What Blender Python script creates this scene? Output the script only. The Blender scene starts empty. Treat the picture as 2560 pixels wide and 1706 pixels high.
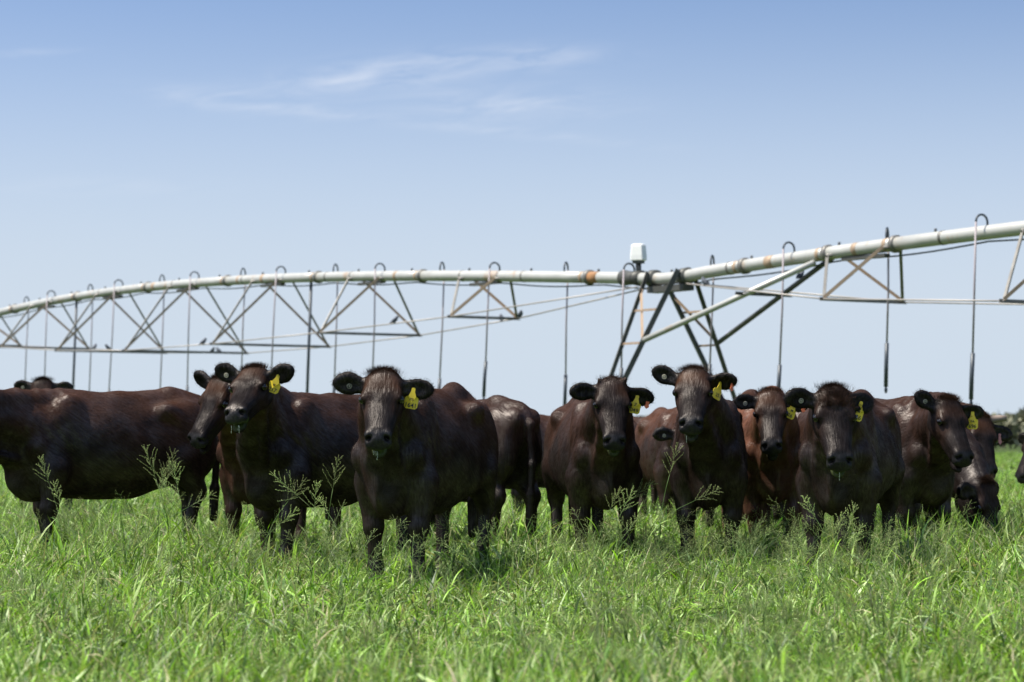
import bpy, math, random
import numpy as np
from mathutils import Vector, Matrix

random.seed(11)
RNG = np.random.default_rng(11)
scene = bpy.context.scene
COL = scene.collection

# ------------------------------------------------------------------ camera
W, H = 2560.0, 1706.0                 # the photograph's own pixel grid
LENS = 85.0
F = LENS / 36.0 * W
CAMZ = 0.88
PITCH = math.atan((1105 - 853) / F)
cam_data = bpy.data.cameras.new("camera")
cam_data.lens = LENS
cam_data.sensor_width = 36.0
cam_data.clip_start = 0.1
cam_data.clip_end = 6000.0
cam_data.dof.use_dof = True
cam_data.dof.focus_distance = 14.3
cam_data.dof.aperture_fstop = 3.8
cam = bpy.data.objects.new("camera", cam_data)
cam.location = (0, 0, CAMZ)
cam.rotation_euler = (math.pi / 2 + PITCH, 0, 0)
COL.objects.link(cam)
scene.camera = cam

# ------------------------------------------------------------------ world / sky
SUN_DIR = Vector((-0.46, -0.06, 0.87)).normalized()      # towards the sun
SUN_EL = math.asin(SUN_DIR.z)
SUN_AZ = math.atan2(SUN_DIR.x, SUN_DIR.y)               # from +Y, clockwise seen from above
world = bpy.data.worlds.new("World")
scene.world = world
world.use_nodes = True
wn = world.node_tree
wn.nodes.clear()


def wnode(t, **kw):
    n = wn.nodes.new(t)
    for k, v in kw.items():
        setattr(n, k, v)
    return n


def wmath(op, a, b=None, c=None, clamp=False):
    n = wn.nodes.new("ShaderNodeMath")
    n.operation = op
    n.use_clamp = clamp
    for i, s in enumerate((a, b, c)):
        if s is None:
            continue
        if isinstance(s, (int, float)):
            n.inputs[i].default_value = s
        else:
            wn.links.new(s, n.inputs[i])
    return n.outputs[0]


w_out = wnode("ShaderNodeOutputWorld")
w_bg = wnode("ShaderNodeBackground")
w_bg.inputs["Strength"].default_value = 0.115
wn.links.new(w_bg.outputs[0], w_out.inputs[0])
w_tc = wnode("ShaderNodeTexCoord")
w_sep = wnode("ShaderNodeSeparateXYZ")
wn.links.new(w_tc.outputs["Generated"], w_sep.inputs[0])
wx, wy, wz = w_sep.outputs
w_comb = wnode("ShaderNodeCombineXYZ")
wn.links.new(wx, w_comb.inputs[0])
wn.links.new(wy, w_comb.inputs[1])
wn.links.new(wmath("ADD", wmath("MULTIPLY", wmath("MAXIMUM", wz, 0.0), 2.2), 0.045), w_comb.inputs[2])
w_nrm = wnode("ShaderNodeVectorMath", operation="NORMALIZE")
wn.links.new(w_comb.outputs[0], w_nrm.inputs[0])
sky = wnode("ShaderNodeTexSky")
sky.sky_type = "NISHITA"
sky.sun_disc = False
sky.sun_elevation = SUN_EL
sky.sun_rotation = SUN_AZ
sky.altitude = 300
sky.air_density = 1.0
sky.dust_density = 1.6
sky.ozone_density = 1.6
wn.links.new(w_nrm.outputs[0], sky.inputs["Vector"])
# thin cirrus: wisps high in the northern sky, in direction space
fu = wmath("MULTIPLY", wmath("DIVIDE", wx, wmath("MAXIMUM", wy, 0.05)), F)
fv = wmath("MULTIPLY", wmath("DIVIDE", wz, wmath("MAXIMUM", wy, 0.05)), F)


def wisp(cu, cv, su, sv, slope=0.0):
    du = wmath("DIVIDE", wmath("SUBTRACT", fu, cu), su)
    tilt = wmath("MULTIPLY", wmath("SUBTRACT", fu, cu), slope)
    dv = wmath("DIVIDE", wmath("SUBTRACT", wmath("SUBTRACT", fv, cv), tilt), sv)
    r2 = wmath("ADD", wmath("MULTIPLY", du, du), wmath("MULTIPLY", dv, dv))
    return wmath("EXPONENT", wmath("MULTIPLY", r2, -1.0))


masks = None
for args, amp in (((-330, 925, 240, 38, 0.10), 1.0), ((40, 965, 190, 28, 0.03), 0.62),
                  ((-680, 855, 190, 26, -0.10), 0.75), ((-10, 845, 260, 40, 0.02), 0.62),
                  ((-130, 790, 420, 14, -0.10), 0.38), ((-1240, 975, 110, 9, 0.05), 0.6),
                  ((-1050, 640, 300, 24, 0.0), 0.2)):
    m_ = wmath("MULTIPLY", wisp(*args), amp)
    masks = m_ if masks is None else wmath("ADD", masks, m_)
w_cv = wnode("ShaderNodeCombineXYZ")
wn.links.new(wmath("ADD", wmath("DIVIDE", fu, 210.0), wmath("DIVIDE", fv, 260.0)), w_cv.inputs[0])
wn.links.new(wmath("ADD", wmath("DIVIDE", fv, 34.0), wmath("DIVIDE", fu, -330.0)), w_cv.inputs[1])
w_noise = wnode("ShaderNodeTexNoise")
w_noise.inputs["Scale"].default_value = 1.0
w_noise.inputs["Detail"].default_value = 7.0
w_noise.inputs["Roughness"].default_value = 0.6
w_noise.inputs["Distortion"].default_value = 0.6
wn.links.new(w_cv.outputs[0], w_noise.inputs["Vector"])
w_ramp = wnode("ShaderNodeMapRange")
w_ramp.inputs["From Min"].default_value = 0.38
w_ramp.inputs["From Max"].default_value = 0.78
wn.links.new(w_noise.outputs[0], w_ramp.inputs["Value"])
cl_fac = wmath("MULTIPLY", wmath("MULTIPLY", masks, w_ramp.outputs[0]), 0.62, clamp=True)
w_mix = wnode("ShaderNodeMix", data_type="RGBA")
wn.links.new(cl_fac, w_mix.inputs["Factor"])
w_tint = wnode("ShaderNodeMix", data_type="RGBA", blend_type="MULTIPLY")
w_tint.inputs["Factor"].default_value = 1.0
w_tint.inputs["B"].default_value = (0.96, 0.99, 1.02, 1)
wn.links.new(sky.outputs[0], w_tint.inputs["A"])
# dusty haze layer low in the sky, the same all the way round
w_hz = wnode("ShaderNodeMapRange", interpolation_type="SMOOTHSTEP")
w_hz.inputs["From Min"].default_value = 0.045
w_hz.inputs["From Max"].default_value = 0.212
w_hz.inputs["To Min"].default_value = 0.96
w_hz.inputs["To Max"].default_value = 0.0
wn.links.new(wz, w_hz.inputs["Value"])
w_haze = wnode("ShaderNodeMix", data_type="RGBA")
wn.links.new(w_hz.outputs[0], w_haze.inputs["Factor"])
wn.links.new(w_tint.outputs["Result"], w_haze.inputs["A"])
w_haze.inputs["B"].default_value = (3.54, 4.04, 4.62, 1)
wn.links.new(w_haze.outputs["Result"], w_mix.inputs["A"])
w_mix.inputs["B"].default_value = (5.2, 5.35, 5.7, 1)
wn.links.new(w_mix.outputs["Result"], w_bg.inputs["Color"])

# ------------------------------------------------------------------ sun
sun_data = bpy.data.lights.new("sun", "SUN")
sun_data.energy = 5.0
sun_data.angle = math.radians(0.55)
sun_data.color = (1.0, 0.955, 0.88)
sun = bpy.data.objects.new("sun", sun_data)
sun.rotation_euler = (-SUN_DIR).to_track_quat("-Z", "Y").to_euler()
sun.location = (-20, 10, 40)
COL.objects.link(sun)

# ------------------------------------------------------------------ colour management / render
scene.view_settings.view_transform = "Standard"
scene.view_settings.look = "None"
scene.view_settings.gamma = 1.0
scene.view_settings.exposure = 0.63
scene.view_settings.use_curve_mapping = False
scene.render.engine = "CYCLES"
scene.cycles.use_denoising = True
scene.cycles.denoiser = "OPENIMAGEDENOISE"
scene.cycles.max_bounces = 6
scene.cycles.diffuse_bounces = 2
scene.cycles.glossy_bounces = 2
scene.cycles.transmission_bounces = 4
scene.cycles.transparent_max_bounces = 6
scene.cycles.sample_clamp_indirect = 6.0
scene.render.use_persistent_data = False


# ================================================================== helpers
def px(u, v, d):
    """World point on the sight line of photograph pixel (u, v) at depth Y = d."""
    x = (u - W / 2) / F
    y = (853 - v) / F
    c, s = math.cos(PITCH), math.sin(PITCH)
    t = d / (c - y * s)
    return Vector((x * t, d, CAMZ + (s + y * c) * t))


def mat_new(name):
    m = bpy.data.materials.new(name)
    m.use_nodes = True
    nt = m.node_tree
    return m, nt, nt.nodes["Principled BSDF"]


def simple_mat(name, color, rough=0.6, metal=0.0, noise=0.0, scale=20.0, spec=0.5, bump=0.0):
    m, nt, b = mat_new(name)
    b.inputs["Base Color"].default_value = (*color, 1)
    b.inputs["Roughness"].default_value = rough
    b.inputs["Metallic"].default_value = metal
    b.inputs["Specular IOR Level"].default_value = spec
    if noise > 0:
        tc = nt.nodes.new("ShaderNodeTexCoord")
        n = nt.nodes.new("ShaderNodeTexNoise")
        n.inputs["Scale"].default_value = scale
        n.inputs["Detail"].default_value = 5
        nt.links.new(tc.outputs["Object"], n.inputs["Vector"])
        mx = nt.nodes.new("ShaderNodeMix")
        mx.data_type = "RGBA"
        mx.inputs["A"].default_value = tuple(c * (1 - noise) for c in color) + (1,)
        mx.inputs["B"].default_value = tuple(min(1, c * (1 + noise)) for c in color) + (1,)
        nt.links.new(n.outputs[0], mx.inputs["Factor"])
        nt.links.new(mx.outputs["Result"], b.inputs["Base Color"])
        if bump > 0:
            bp = nt.nodes.new("ShaderNodeBump")
            bp.inputs["Strength"].default_value = bump
            bp.inputs["Distance"].default_value = 0.01
            nt.links.new(n.outputs[0], bp.inputs["Height"])
            nt.links.new(bp.outputs[0], b.inputs["Normal"])
    return m


def mesh_np(name, verts, faces, smooth=True):
    """faces: (n,3) or (n,4) int array, or a list of index lists."""
    me = bpy.data.meshes.new(name)
    verts = np.asarray(verts, dtype=np.float32)
    if isinstance(faces, np.ndarray):
        nf, k = faces.shape
        me.vertices.add(len(verts))
        me.vertices.foreach_set("co", verts.ravel())
        me.loops.add(nf * k)
        me.loops.foreach_set("vertex_index", faces.astype(np.int32).ravel())
        me.polygons.add(nf)
        me.polygons.foreach_set("loop_start", np.arange(0, nf * k, k, dtype=np.int32))
        me.polygons.foreach_set("loop_total", np.full(nf, k, dtype=np.int32))
    else:
        me.from_pydata([tuple(v) for v in verts], [], faces)
    if smooth:
        me.polygons.foreach_set("use_smooth", np.ones(len(me.polygons), dtype=bool))
    me.update(calc_edges=True)
    return me


def add_obj(name, me, mat=None, parent=None):
    if mat is not None and not me.materials:
        me.materials.append(mat)
    o = bpy.data.objects.new(name, me)
    COL.objects.link(o)
    if parent is not None:
        o.parent = parent
    return o


def empty(name, loc=(0, 0, 0), rotz=0.0, scale=1.0):
    o = bpy.data.objects.new(name, None)
    o.empty_display_size = 0.2
    o.location = loc
    o.rotation_euler = (0, 0, rotz)
    o.scale = (scale, scale, scale)
    COL.objects.link(o)
    return o


def tag(o, label, cat, group=None):
    o["label"] = label
    o["category"] = cat
    if group:
        o["group"] = group
    return o


def tube(points, radii, sides=10, cap=True):
    """Swept tube through points; returns verts, faces(list)."""
    P = [Vector(p) for p in points]
    if isinstance(radii, (int, float)):
        radii = [radii] * len(P)
    vs, fs = [], []
    up = Vector((0, 0, 1))
    prev = None
    for i, p in enumerate(P):
        d = (P[min(i + 1, len(P) - 1)] - P[max(i - 1, 0)]).normalized()
        if prev is None:
            ref = up if abs(d.z) < 0.95 else Vector((1, 0, 0))
            a = d.cross(ref).normalized()
        else:
            a = (prev - d * prev.dot(d)).normalized()
        prev = a
        b = d.cross(a)
        for j in range(sides):
            t = 2 * math.pi * j / sides
            vs.append(p + (a * math.cos(t) + b * math.sin(t)) * radii[i])
    for i in range(len(P) - 1):
        for j in range(sides):
            j2 = (j + 1) % sides
            fs.append([i * sides + j, i * sides + j2, (i + 1) * sides + j2, (i + 1) * sides + j])
    if cap:
        fs.append(list(range(sides))[::-1])
        fs.append([(len(P) - 1) * sides + j for j in range(sides)])
    return vs, fs


def join(parts):
    V, Fc = [], []
    for v, f in parts:
        o = len(V)
        V.extend(v)
        Fc.extend([[i + o for i in q] for q in f])
    return V, Fc


def boxv(c, size, rot=None):
    c = Vector(c)
    v = []
    for x in (-1, 1):
        for y in (-1, 1):
            for z in (-1, 1):
                q = Vector((x * size[0] / 2, y * size[1] / 2, z * size[2] / 2))
                if rot is not None:
                    q = rot @ q
                v.append(c + q)
    f = [[0, 1, 3, 2], [4, 6, 7, 5], [0, 4, 5, 1], [2, 3, 7, 6], [0, 2, 6, 4], [1, 5, 7, 3]]
    return v, f


def vnoise(P, freq, seed=0):
    """Smooth value noise in [-1, 1] at points P (n,3)."""
    q = P * freq + seed * 17.31
    i = np.floor(q).astype(np.int64)
    f = q - i
    f = f * f * (3 - 2 * f)
    out = np.zeros(len(P))
    for dx in (0, 1):
        for dy in (0, 1):
            for dz in (0, 1):
                hsh = ((i[:, 0] + dx) * 374761393 + (i[:, 1] + dy) * 668265263 + (i[:, 2] + dz) * 2147483647 + seed * 144665) & 0xFFFFFFFF
                hsh = ((hsh ^ (hsh >> 13)) * 1274126177) & 0xFFFFFFFF
                hsh = (hsh ^ (hsh >> 16)) & 0xFFFF
                w = (f[:, 0] if dx else 1 - f[:, 0]) * (f[:, 1] if dy else 1 - f[:, 1]) * (f[:, 2] if dz else 1 - f[:, 2])
                out += w * (hsh / 32767.5 - 1)
    return out


def set_color(me, name, arr):
    a = me.attributes.new(name, "FLOAT_COLOR", "POINT")
    rgba = np.ones((len(arr), 4), dtype=np.float32)
    rgba[:, :3] = arr
    a.data.foreach_set("color", rgba.ravel())


def set_float(me, name, arr):
    a = me.attributes.new(name, "FLOAT", "POINT")
    a.data.foreach_set("value", np.asarray(arr, dtype=np.float32))


# ================================================================== ground
def build_ground():
    m, nt, b = mat_new("pasture_soil")
    tc = nt.nodes.new("ShaderNodeTexCoord")
    n1 = nt.nodes.new("ShaderNodeTexNoise")
    n1.inputs["Scale"].default_value = 0.35
    n1.inputs["Detail"].default_value = 9
    n1.inputs["Roughness"].default_value = 0.7
    n2 = nt.nodes.new("ShaderNodeTexNoise")
    n2.inputs["Scale"].default_value = 9.0
    n2.inputs["Detail"].default_value = 6
    for n in (n1, n2):
        nt.links.new(tc.outputs["Object"], n.inputs["Vector"])
    r1 = nt.nodes.new("ShaderNodeValToRGB")
    r1.color_ramp.elements[0].position = 0.3
    r1.color_ramp.elements[0].color = (0.030, 0.045, 0.016, 1)
    r1.color_ramp.elements[1].position = 0.7
    r1.color_ramp.elements[1].color = (0.110, 0.160, 0.045, 1)
    nt.links.new(n1.outputs[0], r1.inputs[0])
    mx = nt.nodes.new("ShaderNodeMix")
    mx.data_type = "RGBA"
    mx.blend_type = "MULTIPLY"
    mx.inputs["Factor"].default_value = 0.5
    nt.links.new(r1.outputs[0], mx.inputs["A"])
    nt.links.new(n2.outputs[0], mx.inputs["B"])
    nt.links.new(mx.outputs["Result"], b.inputs["Base Color"])
    b.inputs["Roughness"].default_value = 0.9
    b.inputs["Specular IOR Level"].default_value = 0.1
    bp = nt.nodes.new("ShaderNodeBump")
    bp.inputs["Strength"].default_value = 0.8
    bp.inputs["Distance"].default_value = 0.1
    nt.links.new(n2.outputs[0], bp.inputs["Height"])
    nt.links.new(bp.outputs[0], b.inputs["Normal"])
    v = [(-2500, -60, 0), (2500, -60, 0), (2500, 4500, 0), (-2500, 4500, 0)]
    o = add_obj("ground", mesh_np("ground", v, [[0, 1, 2, 3]], smooth=False), m)
    o["kind"] = "structure"
    o["label"] = "flat green irrigated pasture ground reaching to the horizon"


build_ground()



# ================================================================== cows: one continuous surface each
class Field:
    """Signed distance field on a grid; primitives blend smoothly into one skin."""

    def __init__(self, lo, hi, h):
        self.h = h
        self.lo = np.array(lo, dtype=np.float32)
        n = np.ceil((np.array(hi) - np.array(lo)) / h).astype(int) + 1
        self.ax = [self.lo[i] + h * np.arange(n[i], dtype=np.float32) for i in range(3)]
        self.f = np.full(tuple(n), 1.0, dtype=np.float32)

    def sub(self, lo, hi):
        sl, co = [], []
        for i in range(3):
            a = int(max(0, math.floor((lo[i] - self.lo[i]) / self.h)))
            b = int(min(self.f.shape[i], math.ceil((hi[i] - self.lo[i]) / self.h) + 1))
            if b <= a:
                return None, None
            sl.append(slice(a, b))
            shape = [1, 1, 1]
            shape[i] = -1
            co.append(self.ax[i][a:b].reshape(shape))
        return tuple(sl), co

    def blend(self, sl, d, k, op):
        a = self.f[sl]
        if op == "add":
            hh = np.maximum(k - np.abs(a - d), 0) / k
            self.f[sl] = np.minimum(a, d) - hh * hh * k * 0.25
        else:
            nd = -d
            hh = np.maximum(k - np.abs(a - nd), 0) / k
            self.f[sl] = np.maximum(a, nd) + hh * hh * k * 0.25

    def cone(self, a, b, ra, rb, k=0.05, op="add"):
        a = np.asarray(a, dtype=np.float32)
        b = np.asarray(b, dtype=np.float32)
        r = max(ra, rb) + k + 2 * self.h
        sl, co = self.sub(np.minimum(a, b) - r, np.maximum(a, b) + r)
        if sl is None:
            return
        ba = b - a
        bb = float(ba @ ba) + 1e-9
        dx, dy, dz = co[0] - a[0], co[1] - a[1], co[2] - a[2]
        t = np.clip((dx * ba[0] + dy * ba[1] + dz * ba[2]) / bb, 0, 1)
        d = np.sqrt((dx - t * ba[0]) ** 2 + (dy - t * ba[1]) ** 2 + (dz - t * ba[2]) ** 2) - (ra + (rb - ra) * t)
        self.blend(sl, d, k, op)

    def ell(self, c, r, M=None, k=0.06, op="add"):
        """Ellipsoid, axes = columns of M."""
        c = np.asarray(c, dtype=np.float32)
        r = np.asarray(r, dtype=np.float32)
        M = np.eye(3, dtype=np.float32) if M is None else np.asarray(M, dtype=np.float32)
        ext = np.sqrt(((M * r[None, :]) ** 2).sum(1)) + k + 2 * self.h
        sl, co = self.sub(c - ext, c + ext)
        if sl is None:
            return
        dx, dy, dz = co[0] - c[0], co[1] - c[1], co[2] - c[2]
        k0 = 0.0
        k1 = 0.0
        for j in range(3):
            q = dx * M[0, j] + dy * M[1, j] + dz * M[2, j]
            k0 = k0 + (q / r[j]) ** 2
            k1 = k1 + (q / (r[j] * r[j])) ** 2
        k0 = np.sqrt(k0)
        d = k0 * (k0 - 1) / np.maximum(np.sqrt(k1), 1e-6)
        self.blend(sl, d, k, op)

    def mesh(self):
        """Surface nets."""
        Fd = self.f
        ins = Fd < 0
        n = Fd.shape
        cnt = np.zeros(tuple(s - 1 for s in n), dtype=np.int8)
        for dx in (0, 1):
            for dy in (0, 1):
                for dz in (0, 1):
                    cnt += ins[dx:n[0] - 1 + dx, dy:n[1] - 1 + dy, dz:n[2] - 1 + dz]
        cells = np.argwhere((cnt > 0) & (cnt < 8))
        idx = np.full(cnt.shape, -1, dtype=np.int64)
        idx[cells[:, 0], cells[:, 1], cells[:, 2]] = np.arange(len(cells))
        acc = np.zeros((len(cells), 3))
        num = np.zeros(len(cells))
        for axis in range(3):
            o1, o2 = [(1, 2), (0, 2), (0, 1)][axis]
            for u in (0, 1):
                for w in (0, 1):
                    a = cells.copy()
                    a[:, o1] += u
                    a[:, o2] += w
                    b = a.copy()
                    b[:, axis] += 1
                    fa = Fd[a[:, 0], a[:, 1], a[:, 2]]
                    fb = Fd[b[:, 0], b[:, 1], b[:, 2]]
                    s = (fa < 0) != (fb < 0)
                    t = np.where(s, fa / np.where(s, fa - fb, 1), 0)
                    p = a.astype(float)
                    p[:, axis] += t
                    acc += p * s[:, None]
                    num += s
        V = acc / num[:, None] * self.h + self.lo
        quads = []
        for axis in range(3):
            o1, o2 = [(1, 2), (2, 0), (0, 1)][axis]
            sa = [slice(None)] * 3
            sb = [slice(None)] * 3
            sa[axis] = slice(0, n[axis] - 1)
            sb[axis] = slice(1, n[axis])
            e = np.argwhere(ins[tuple(sa)] != ins[tuple(sb)])
            e = e[(e[:, o1] > 0) & (e[:, o2] > 0) & (e[:, o1] < n[o1] - 1) & (e[:, o2] < n[o2] - 1)]
            if not len(e):
                continue
            q = []
            for u, w in ((-1, -1), (0, -1), (0, 0), (-1, 0)):
                c = e.copy()
                c[:, o1] += u
                c[:, o2] += w
                q.append(idx[c[:, 0], c[:, 1], c[:, 2]])
            q = np.stack(q, 1)
            first_in = ins[e[:, 0], e[:, 1], e[:, 2]]
            q[~first_in] = q[~first_in][:, ::-1]
            quads.append(q)
        Q = np.concatenate(quads)
        return V, Q[(Q >= 0).all(1)]


def vert_normals(V, Q):
    nrm = np.cross(V[Q[:, 2]] - V[Q[:, 0]], V[Q[:, 3]] - V[Q[:, 1]])
    N = np.zeros_like(V)
    for j in range(4):
        for c in range(3):
            N[:, c] += np.bincount(Q[:, j], weights=nrm[:, c], minlength=len(V))
    return N / np.maximum(np.linalg.norm(N, axis=1, keepdims=True), 1e-9)


def rot3(axis, ang):
    return np.array(Matrix.Rotation(ang, 3, axis))


def smooth01(x, a, b):
    t = np.clip((x - a) / (b - a), 0, 1)
    return t * t * (3 - 2 * t)


# ---- materials for cows
def coat_material():
    """Matte dark hair with streaky sheen that does not grow at grazing angles."""
    m, nt, b = mat_new("cow_coat")
    L = nt.links.new
    at = nt.nodes.new("ShaderNodeAttribute")
    at.attribute_name = "coat"
    wet = nt.nodes.new("ShaderNodeAttribute")
    wet.attribute_name = "wet"
    tc = nt.nodes.new("ShaderNodeTexCoord")
    r0 = nt.nodes.new("ShaderNodeAttribute")         # coordinates combed along the hair
    r0.attribute_name = "flow"
    face = nt.nodes.new("ShaderNodeAttribute")
    face.attribute_name = "face"
    mp = nt.nodes.new("ShaderNodeMapping")
    mp.inputs["Scale"].default_value = (11, 78, 78)
    L(r0.outputs["Vector"], mp.inputs["Vector"])
    n1 = nt.nodes.new("ShaderNodeTexNoise")          # locks of hair
    n1.inputs["Scale"].default_value = 1.0
    n1.inputs["Detail"].default_value = 5
    n1.inputs["Roughness"].default_value = 0.6
    n1.inputs["Distortion"].default_value = 0.35
    L(mp.outputs[0], n1.inputs["Vector"])
    n2 = nt.nodes.new("ShaderNodeTexNoise")          # broad unevenness
    n2.inputs["Scale"].default_value = 7.0
    n2.inputs["Detail"].default_value = 5
    n2.inputs["Roughness"].default_value = 0.6
    L(tc.outputs["Object"], n2.inputs["Vector"])

    def rng_(src, a0, a1, b0, b1):
        q = nt.nodes.new("ShaderNodeMapRange")
        for nm, v in zip(("From Min", "From Max", "To Min", "To Max"), (a0, a1, b0, b1)):
            q.inputs[nm].default_value = v
        L(src, q.inputs["Value"])
        return q.outputs[0]

    def mth(op, x, y):
        q = nt.nodes.new("ShaderNodeMath")
        q.operation = op
        for i, v in enumerate((x, y)):
            if isinstance(v, (int, float)):
                q.inputs[i].default_value = v
            else:
                L(v, q.inputs[i])
        return q.outputs[0]

    sc = nt.nodes.new("ShaderNodeVectorMath")
    sc.operation = "SCALE"
    L(at.outputs["Color"], sc.inputs[0])
    L(rng_(n1.outputs[0], 0.3, 0.7, 0.8, 1.2), sc.inputs["Scale"])
    hgt = mth("ADD", n1.outputs[0], mth("MULTIPLY", n2.outputs[0], 0.8))
    bp = nt.nodes.new("ShaderNodeBump")
    bp.inputs["Strength"].default_value = 0.5
    bp.inputs["Distance"].default_value = 0.010
    L(hgt, bp.inputs["Height"])
    df = nt.nodes.new("ShaderNodeBsdfDiffuse")
    df.inputs["Roughness"].default_value = 0.5
    L(sc.outputs[0], df.inputs["Color"])
    L(bp.outputs[0], df.inputs["Normal"])
    gl = nt.nodes.new("ShaderNodeBsdfGlossy")
    gl.inputs["Color"].default_value = (1.0, 0.92, 0.86, 1)
    L(bp.outputs[0], gl.inputs["Normal"])
    ro = nt.nodes.new("ShaderNodeMix")
    ro.data_type = "FLOAT"
    L(wet.outputs["Fac"], ro.inputs["Factor"])
    L(rng_(n2.outputs[0], 0.3, 0.7, 0.30, 0.46), ro.inputs["A"])
    ro.inputs["B"].default_value = 0.36
    L(ro.outputs["Result"], gl.inputs["Roughness"])
    fac = mth("ADD", mth("MULTIPLY", mth("MULTIPLY", rng_(n1.outputs[0], 0.34, 0.68, 0.019, 0.047), rng_(n2.outputs[0], 0.36, 0.64, 0.45, 1.55)), rng_(face.outputs["Fac"], 0.0, 1.0, 1.0, 0.42)), mth("MULTIPLY", wet.outputs["Fac"], 0.010))
    mx = nt.nodes.new("ShaderNodeMixShader")
    L(fac, mx.inputs[0])
    L(df.outputs[0], mx.inputs[1])
    L(gl.outputs[0], mx.inputs[2])
    L(mx.outputs[0], nt.nodes["Material Output"].inputs["Surface"])
    nt.nodes.remove(b)
    return m


def hair_material():
    m, nt, b = mat_new("cow_hair")
    at = nt.nodes.new("ShaderNodeAttribute")
    at.attribute_name = "coat"
    nt.links.new(at.outputs["Color"], b.inputs["Base Color"])
    b.inputs["Roughness"].default_value = 0.5
    b.inputs["Specular IOR Level"].default_value = 0.15
    return m


MAT_COAT = coat_material()
MAT_HAIR = hair_material()
MAT_EYE = simple_mat("cow_eye", (0.006, 0.005, 0.005), rough=0.06, spec=0.6)
MAT_TAG = simple_mat("tag_yellow", (0.83, 0.62, 0.035), rough=0.42, noise=0.12, scale=60)
MAT_INK = simple_mat("tag_ink", (0.02, 0.02, 0.025), rough=0.6)
MAT_ORANGE = simple_mat("tag_orange", (0.75, 0.17, 0.05), rough=0.45, noise=0.1, scale=60)
MAT_PINK = simple_mat("tag_pink", (0.62, 0.25, 0.22), rough=0.5, noise=0.1, scale=60)
MAT_BUTTON = simple_mat("tag_button", (0.42, 0.40, 0.29), rough=0.5, noise=0.15, scale=90)
MAT_HORN = simple_mat("horn", (0.22, 0.17, 0.13), rough=0.5, noise=0.4, scale=14, bump=0.3)
MAT_DROOL = simple_mat("drool", (0.42, 0.47, 0.34), rough=0.12, noise=0.1, scale=80)
MAT_GREEN_LIP = simple_mat("chewed_grass_bounce", (0.20, 0.30, 0.06), rough=0.4, noise=0.4, scale=90)


def ico_mesh(name, r=1.0, seg=16, ring=10):
    vs = [(0, 0, r)]
    for i in range(1, ring):
        th = math.pi * i / ring
        for j in range(seg):
            ph = 2 * math.pi * j / seg
            vs.append((r * math.sin(th) * math.cos(ph), r * math.sin(th) * math.sin(ph), r * math.cos(th)))
    vs.append((0, 0, -r))
    fs = [[0, 1 + j, 1 + (j + 1) % seg] for j in range(seg)]
    for i in range(ring - 2):
        for j in range(seg):
            a = 1 + i * seg + j
            b_ = 1 + i * seg + (j + 1) % seg
            fs.append([a, a + seg, b_ + seg, b_])
    last = len(vs) - 1
    base = 1 + (ring - 2) * seg
    fs += [[last, base + (j + 1) % seg, base + j] for j in range(seg)]
    return mesh_np(name, vs, fs)


EYE_MESH = ico_mesh("eye", 0.0255)
EYE_MESH.materials.append(MAT_EYE)


def button_mesh():
    parts = []
    ring = [(0.0125 * math.cos(t), 0.0125 * math.sin(t), 0.0) for t in np.linspace(0, 2 * math.pi, 19)]
    parts.append(tube(ring, 0.0032, 6, cap=False))
    parts.append(tube([(0, 0, -0.012), (0, 0, 0.002)], 0.006, 8))
    v, f = join(parts)
    return mesh_np("button_tag", v, f)


BUTTON_MESH = button_mesh()
BUTTON_MESH.materials.append(MAT_BUTTON)


def tag_mesh(name, w=0.076, h=0.070, neck=0.036, curve=0.010):
    """Flexible ear tag in the XZ plane hanging down from the origin, front towards -Y."""
    out = []
    nw = 0.011
    out += [(-nw, 0.008), (-nw * 0.6, 0.014), (nw * 0.6, 0.014), (nw, 0.008), (nw, -0.008), (w * 0.30, -neck)]
    out += [(w / 2 - 0.006, -neck - 0.002), (w / 2, -neck - 0.012)]
    out += [(w / 2, -neck - h + 0.012), (w / 2 - 0.012, -neck - h)]
    out += [(-w / 2 + 0.012, -neck - h), (-w / 2, -neck - h + 0.012), (-w / 2, -neck - 0.012), (-w / 2 + 0.006, -neck - 0.002)]
    out += [(-w * 0.30, -neck), (-nw, -0.008)]
    n = len(out)

    def yy(x, z):
        return curve * (x / (w / 2)) ** 2 * (1 if z < -neck else 0) - 0.006 * (z / -(neck + h))

    vs = [(x, yy(x, z) - 0.0012, z) for x, z in out] + [(x, yy(x, z) + 0.0012, z) for x, z in out]
    vs += [(0, yy(0, -neck - h * 0.5) - 0.0012, -neck - h * 0.5), (0, yy(0, -neck - h * 0.5) + 0.0012, -neck - h * 0.5)]
    fs = []
    for i in range(n):
        j = (i + 1) % n
        fs.append([i, j, n + j, n + i])
        fs.append([j, i, 2 * n])
        fs.append([n + i, n + j, 2 * n + 1])
    return mesh_np(name, vs, fs, smooth=False)


TAG_MESH = tag_mesh("ear_tag")
TAG_MESH.materials.append(MAT_TAG)
TAG_SMALL = tag_mesh("small_tag", w=0.03, h=0.03, neck=0.012, curve=0.0)


def text_mesh(s, size):
    cu = bpy.data.curves.new("tag_lettering", "FONT")
    cu.body = s
    cu.size = size
    cu.align_x = "CENTER"
    cu.offset = size * 0.012
    cu.resolution_u = 3
    to = bpy.data.objects.new("tag_lettering_tmp", cu)
    COL.objects.link(to)
    bpy.context.view_layer.update()
    dg = bpy.context.evaluated_depsgraph_get()
    me = bpy.data.meshes.new_from_object(to.evaluated_get(dg))
    COL.objects.unlink(to)
    bpy.data.objects.remove(to)
    bpy.data.curves.remove(cu)
    me.materials.clear()
    me.materials.append(MAT_INK)
    return me


def bez(p0, p1, p2, n):
    return [(1 - t) ** 2 * p0 + 2 * t * (1 - t) * p1 + t * t * p2 for t in np.linspace(0, 1, n)]


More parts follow.
